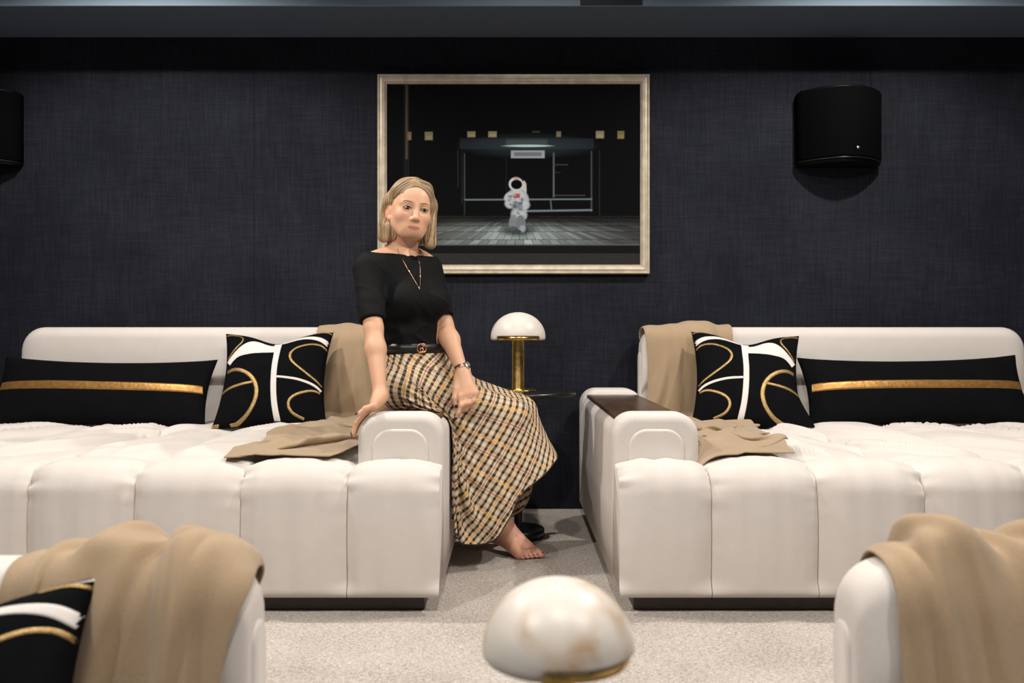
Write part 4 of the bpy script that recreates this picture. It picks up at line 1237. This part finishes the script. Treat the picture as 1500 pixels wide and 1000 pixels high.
# boat neckline: a nearly level cut that dips a little in front
top.cut((lambda p: -(p[..., 2]-(P+1.166)+((p-NB_)@chest_f)*.13), NB_+np.array([-.17, -.17, -.02]), NB_+np.array([.17, .17, .10])), .003)
top.cut((lambda p: p[..., 2]-(P+.790), np.array([-.6, 3.2, P+.6]), np.array([-.2, 3.6, P+.79])), .003)
tV, tQ = top.mesh()
# soft pull lines in the jersey
tn = grad(top.sampler(), tV, .004)
tl = (tV-TC)@CH.T
w = 1-np.abs(2*vnoise(tl[:, 0]*9+tl[:, 2]*16+40, tl[:, 2]*5-tl[:, 0]*4+30)-1)
low = sstep(.02, -.10, tl[:, 2])
tV = tV+tn*((.006*(w**3-.3))*(.35+.65*low))[:, None]
mk('top', tV, tQ, M['shirt'], person, fix=False)

# belt and buckle
WZ = P+.800; WCc = np.array([-.375, 3.36]); BR = U_rot(.5)
def wring(t, ra, rb, z): return np.array([WCc[0]+BR[0][0]*ra*math.cos(t)+BR[1][0]*rb*math.sin(t), WCc[1]+BR[0][1]*ra*math.cos(t)+BR[1][1]*rb*math.sin(t), z])
rings = []
for k in range(64):
    t = 2*math.pi*k/64
    rings.append([wring(t, .128+d, .098+d, WZ+.012+z) for d, z in ((-.01, -.016), (.004, -.017), (.0055, 0), (.004, .017), (-.01, .016))])
rings.append(rings[0])
belt = mk('belt', *loft(np.array(rings), caps=False), plain('black_leather', (.007, .007, .008), .4), person)
tb = math.radians(114)
bc = wring(tb, .128+.008, .098+.008, WZ+.013); bn = U_(wring(tb, .2, .2*.098/.128*1.15, 0)-wring(tb, 0, 0, 0)); bx = U_(np.cross([0, 0, 1], bn))
def gcurve(cx, mir):
    a = np.radians(np.linspace(50, 330, 22)); r = .0125
    p = [(cx+mir*r*math.cos(q), .0155*math.sin(q)) for q in a]
    p += [(cx+mir*r*.95, -.001), (cx+mir*r*.2, -.001)]
    return np.array([bc+bx*u+np.array([0, 0, v])+bn*.002 for u, v in p])
mk('buckle', *join([tube(gcurve(-.005, 1), .0028, 6), tube(gcurve(.005, -1), .0028, 6)]), M['rosegold'], belt)

# necklace, watch, ring
def on_top(p, f):
    p = np.array(p, float)
    for _ in range(40): p = p-chest_f*np.clip(-f(p), -.004, .004)*-1.0*.8
    return p
ts = top.sampler()
def surf(lat, z):
    """front of the clothed chest at lateral offset and height"""
    p = np.array([NB_[0], NB_[1], 0])+chest_l*lat; p[2] = P+z
    p = p+chest_f*.22
    for _ in range(160):
        d = min(float(ts(p[None])[0]), float(bsamp(p[None])[0]))
        if d < .0015: break
        p = p-chest_f*max(min(d, .02)*.7, .0006)
    return p+chest_f*.001
nk = [surf(l, z) for l, z in ((-.046, 1.180), (-.048, 1.160), (-.042, 1.130), (-.030, 1.095), (-.012, 1.055), (.0, 1.034), (.010, 1.06), (.020, 1.10), (.028, 1.135), (.034, 1.160), (.036, 1.178))]
nk = spline(nk, 60)
ne = mk('necklace', *tube(nk, .0007, 5), M['rosegold'], person)
for f in (.32, .5, .505, .66, .78):
    p = nk[int(f*59)]+np.array([0, 0, -.004 if abs(f-.505) < .004 else 0])
    mk('bead', *join([(p+.0034*np.array(v), q) for v, q in [lathe([(.001, -1), (.7, -.7), (1, 0), (.7, .7), (.001, 1)], 8)]]), M['silver'], ne)
fd_ = U_(WL-EL); wc = WL-fd_*.012
u1 = U_(np.cross(fd_, [0, -1, .3])); u2 = np.cross(fd_, u1)
def band(c, r, w, th, nn=26):
    rings = []
    for k in range(nn+1):
        t = 2*math.pi*k/nn; d = u1*math.cos(t)+u2*math.sin(t)
        rings.append([c+d*(r+a)+fd_*b for a, b in ((0, -w), (th, -w*.8), (th*1.2, 0), (th, w*.8), (0, w))])
    return loft(np.array(rings), caps=False)
wt = mk('watch', *band(wc, .0285, .0075, .002), M['rosegold'], person)
for k in range(18):
    t = 2*math.pi*k/18; d = u1*math.cos(t)+u2*math.sin(t); x = np.cross(fd_, d)
    c = wc+d*.0315
    mk('link', *loft(np.array([[c+d*q+x*a*.0038+fd_*b*.0068 for a, b in ((-1, -1), (1, -1), (1, 1), (-1, 1))] for q in (-.001, .0012)])), M['silver'] if k % 2 else M['rosegold'], wt, smooth=False)
vd = np.array([.75, -.55, .25]); vd = U_(vd-fd_*vd.dot(fd_)); xx = np.cross(fd_, vd)
rings = [[wc+vd*q+(xx*math.cos(t)*.0135+fd_*math.sin(t)*.0165)*s for t in np.linspace(0, 2*math.pi, 24, endpoint=False)] for q, s in ((.028, 1), (.0335, 1), (.035, .88))]
mk('watch_case', *loft(np.array(rings)), M['silver'], wt)
rp, rd = ring_at
a1 = U_(np.cross(rd, [0, 1, 0])); a2 = np.cross(rd, a1)
mk('ring', *tube([rp+(a1*math.cos(t)+a2*math.sin(t))*.0102 for t in np.linspace(0, 2*math.pi, 20, endpoint=False)], .0013, 5, True), M['silver'], person)

# ---------------------------------------------------------------- checked skirt, draped over legs and sofa arm
leg = Field((-.62, 3.10, P+.0), (.24, 3.80, P+.92), .010)
def legs_only():
    leg.add(prim_ell(PEL, (.168, .118, .10), PE), .03)
    leg.add(prim_ell(z_(-.375, 3.36, .80), (.120, .090, .11), BR), .05)
    for h, k, a in ((HR, KR, AR), (HL, KL, AL)):
        leg.add(prim_cone(h, k, .088, .060), .03); leg.add(prim_cone(k, a, .058, .036), .03)
    for q in np.linspace(.1, 1, 8): leg.add(prim_cone(HR*(1-q)+KR*q, HL*(1-q)+KL*q, .072-.018*q, .072-.018*q), .03)
    for q in (.15, .3, .45): leg.add(prim_cone(KR*(1-q)+AR*q, KL*(1-q)+AL*q, .045, .045), .03)
leg.f[:] = .20
Field.box.__defaults__ = (.20,)
legs_only()
Field.box.__defaults__ = (.045,)
lsd = leg.sampler()
nv, nu = 58, 168
# stations of the tube: centre, axis of travel, half sizes (towards 'side' and 'up')
def station(t):
    """t 0..1 from waist to hem"""
    key = [0, .13, .28, .52, .66, .82, 1]
    cx = [WCc[0], -.365, -.25, -.03, .06, .055, .04]; cy = [WCc[1], 3.36, 3.38, 3.44, 3.45, 3.45, 3.45]; cz = [.800, .71, .645, .565, .44, .30, .16]
    pit = [0, 20, 55, 62, 35, 15, 5]                                  # tilt of the ring plane towards +x
    rs = [.126, .185, .215, .215, .225, .235, .245]; ru = [.098, .135, .125, .115, .14, .16, .18]
    g = lambda a: np.interp(t, key, a)
    return np.array([g(cx), g(cy), g(cz)+P]), math.radians(g(pit)), g(rs), g(ru)
SK = np.zeros((nv, nu, 3)); ph = np.linspace(0, 2*math.pi, nu, endpoint=False)
rng = np.random.RandomState(5)
dph = np.abs((ph-math.radians(78)+math.pi) % (2*math.pi)-math.pi)
lenph = .650+.130*sstep(math.radians(36), math.radians(74), dph)
fine = []
for t in np.linspace(0, 1, 80):
    c, pt, rs, ru = station(t)
    yw = np.interp(t, [0, .2, 1], [0, 1, 1])
    sd = U_(BR[0]*(1-yw)+np.array([.10, 1, 0])*yw); fw = np.array([sd[1], -sd[0], 0])      # side axis, forward axis
    upv = fw*math.cos(pt)+np.array([0, 0, 1])*math.sin(pt)
    ple = 1+.05*t*np.sin(ph*21+2*np.sin(ph*3))+.04*t*np.sin(ph*13+1)
    fine.append(c+np.outer(rs*np.cos(ph)*ple, sd)+np.outer(ru*np.sin(ph)*ple, upv))
armc = sd_box((-.223-ARM_W/2, YR-.735, P+.28), (ARM_W/2+.002, .735, .302), .06)
fine = np.array(fine)
for _ in range(12):
    for cf in (armc, lsd):
        sdv = cf(fine); hit = sdv < .012; hit[0] = False
        if hit.any(): fine[hit] += grad(cf, fine[hit], .008)*np.minimum(.012-sdv[hit], .03)[:, None]
fine = np.concatenate([fine, fine[-1:]-np.array([0, 0, .5])])
for j in range(nu):                                       # every thread starts at its own length
    d = np.concatenate([[0], np.cumsum(np.linalg.norm(np.diff(fine[:, j], axis=0), axis=1))])
    for q in range(3): SK[:, j, q] = np.interp(np.linspace(0, 1, nv)*lenph[j], d, fine[:, j, q])
# flat pattern: a flared sector; front (ph = 90 deg) is a little shorter than the near side
R0 = .41; ang = 1.74
def flat_uv(i, j):
    v = i/(nv-1)*lenph[j % nu]; r = R0+v; a = ang*j/nu
    return np.stack([r*np.cos(a), r*np.sin(a)], -1)
def rest(i, j, i2, j2):
    v1 = i/(nv-1)*lenph[j % nu]; v2 = i2/(nv-1)*lenph[j2 % nu]
    k0 = 2*math.pi*.112/nu                                            # waist spacing
    sp1 = k0*(1+1.95*v1/.78); da = (j2-j)*sp1
    return np.hypot(v2-v1, da)
pin = np.zeros((nv, nu), bool); pin[0] = True
for j in range(nu): SK[0, j] = wring(ph[j], .1275, .0975, WZ)
TI, PHI = np.meshgrid(np.linspace(0, 1, nv), ph, indexing='ij')
ext = np.zeros((nv, nu, 3)); fl = sstep(.5, .8, TI)*np.exp(-((PHI-1.45)/.75)**2)
ext[..., 0] = 5.0*fl; ext[..., 1] = -1.0*fl                    # the crisp cloth stands away from the shin
X = pbd(SK, rest, [lsd, armc], 85, iters=12, pin=pin, periodic=True, fric=.5, thick=.007, damp=.95, bend=.12, stretch=1.0, maxv=.012, longr=(6, 14, 28), colev=3, g=6.0, ext=ext)
tu = np.roll(X, -1, 1)-np.roll(X, 1, 1); tv = np.gradient(X, axis=0)          # crisp pleats towards the hem
nn = np.cross(tu, tv); nn /= np.linalg.norm(nn, axis=-1, keepdims=True)+1e-9
nearm = sstep(1.7, 2.4, PHI)*(1-sstep(5.0, 5.6, PHI))
X = X+nn*(.0055*sstep(.30, .8, TI)*(.25+.75*nearm)*np.sin(PHI*24+2.5*np.sin(PHI*3)+1.2*TI))[..., None]
m = nu
i, j = np.meshgrid(np.arange(nv-1), np.arange(nu), indexing='ij'); i = i.ravel(); j = j.ravel(); j2 = (j+1) % nu
fcs = np.stack([i*m+j, (i+1)*m+j, (i+1)*m+j2, i*m+j2], -1)
def plaid_mat():
    m_, nt, b = mat_new('bias_check_cloth')
    uvn = N(nt, 'ShaderNodeUVMap'); uvn.uv_map = 'pattern'
    sp = N(nt, 'ShaderNodeSeparateXYZ'); L(nt, uvn.outputs['UV'], sp.inputs[0])
    base = (.66, .53, .375)
    def stripes(x, period, off, wd, soft=.0009):
        q = math_n(nt, 'SUBTRACT', math_n(nt, 'PINGPONG', math_n(nt, 'ADD', x, off), period/2), wd/2)
        mr = N(nt, 'ShaderNodeMapRange'); mr.inputs[1].default_value = -soft; mr.inputs[2].default_value = soft
        mr.inputs[3].default_value = 1; mr.inputs[4].default_value = 0; L(nt, q, mr.inputs[0]); return mr.outputs[0]
    c = None; cur = base
    cell = .0240
    for ax in (0, 1):
        x = sp.outputs[ax]
        dk = stripes(x, cell, 0.0, .0094)
        cur = mixc(nt, math_n(nt, 'MULTIPLY', dk, .84 if ax == 0 else .30), cur, (.055, .042, .022))
    xb = math_n(nt, 'MULTIPLY', stripes(sp.outputs[0], cell, 0, .0094), stripes(sp.outputs[1], cell, 0, .0094))
    cur = mixc(nt, math_n(nt, 'MULTIPLY', xb, .85), cur, (.012, .011, .008))
    for ax in (0, 1):
        cur = mixc(nt, math_n(nt, 'MULTIPLY', stripes(sp.outputs[ax], cell*5, cell*.5, .0046), .80), cur, (.72, .33, .035))
        cur = mixc(nt, math_n(nt, 'MULTIPLY', stripes(sp.outputs[ax], cell*5, cell*3.5, .0034), .75), cur, (.33, .045, .035))
    L(nt, cur, b.inputs['Base Color']); b.inputs['Roughness'].default_value = .75; b.inputs['Specular IOR Level'].default_value = .25
    return m_
so = mk('skirt', X.reshape(-1, 3), fcs, plaid_mat(), person, fix=False)
uvl = so.data.uv_layers.new(name='pattern')
LI = np.stack([i, i+1, i+1, i], 1).ravel(); LJ = np.stack([j, j, j+1, j+1], 1).ravel()
uvl.data.foreach_set('uv', flat_uv(LI, LJ).ravel().astype(np.float32))
md = so.modifiers.new('smooth', 'SUBSURF'); md.levels = 1; md.render_levels = 2
md = so.modifiers.new('thickness', 'SOLIDIFY'); md.thickness = .0015; md.offset = 1
mk('hem', *tube(X[-1], .0022, 5, True), plain('dark_hem', (.02, .012, .012), .8), so)
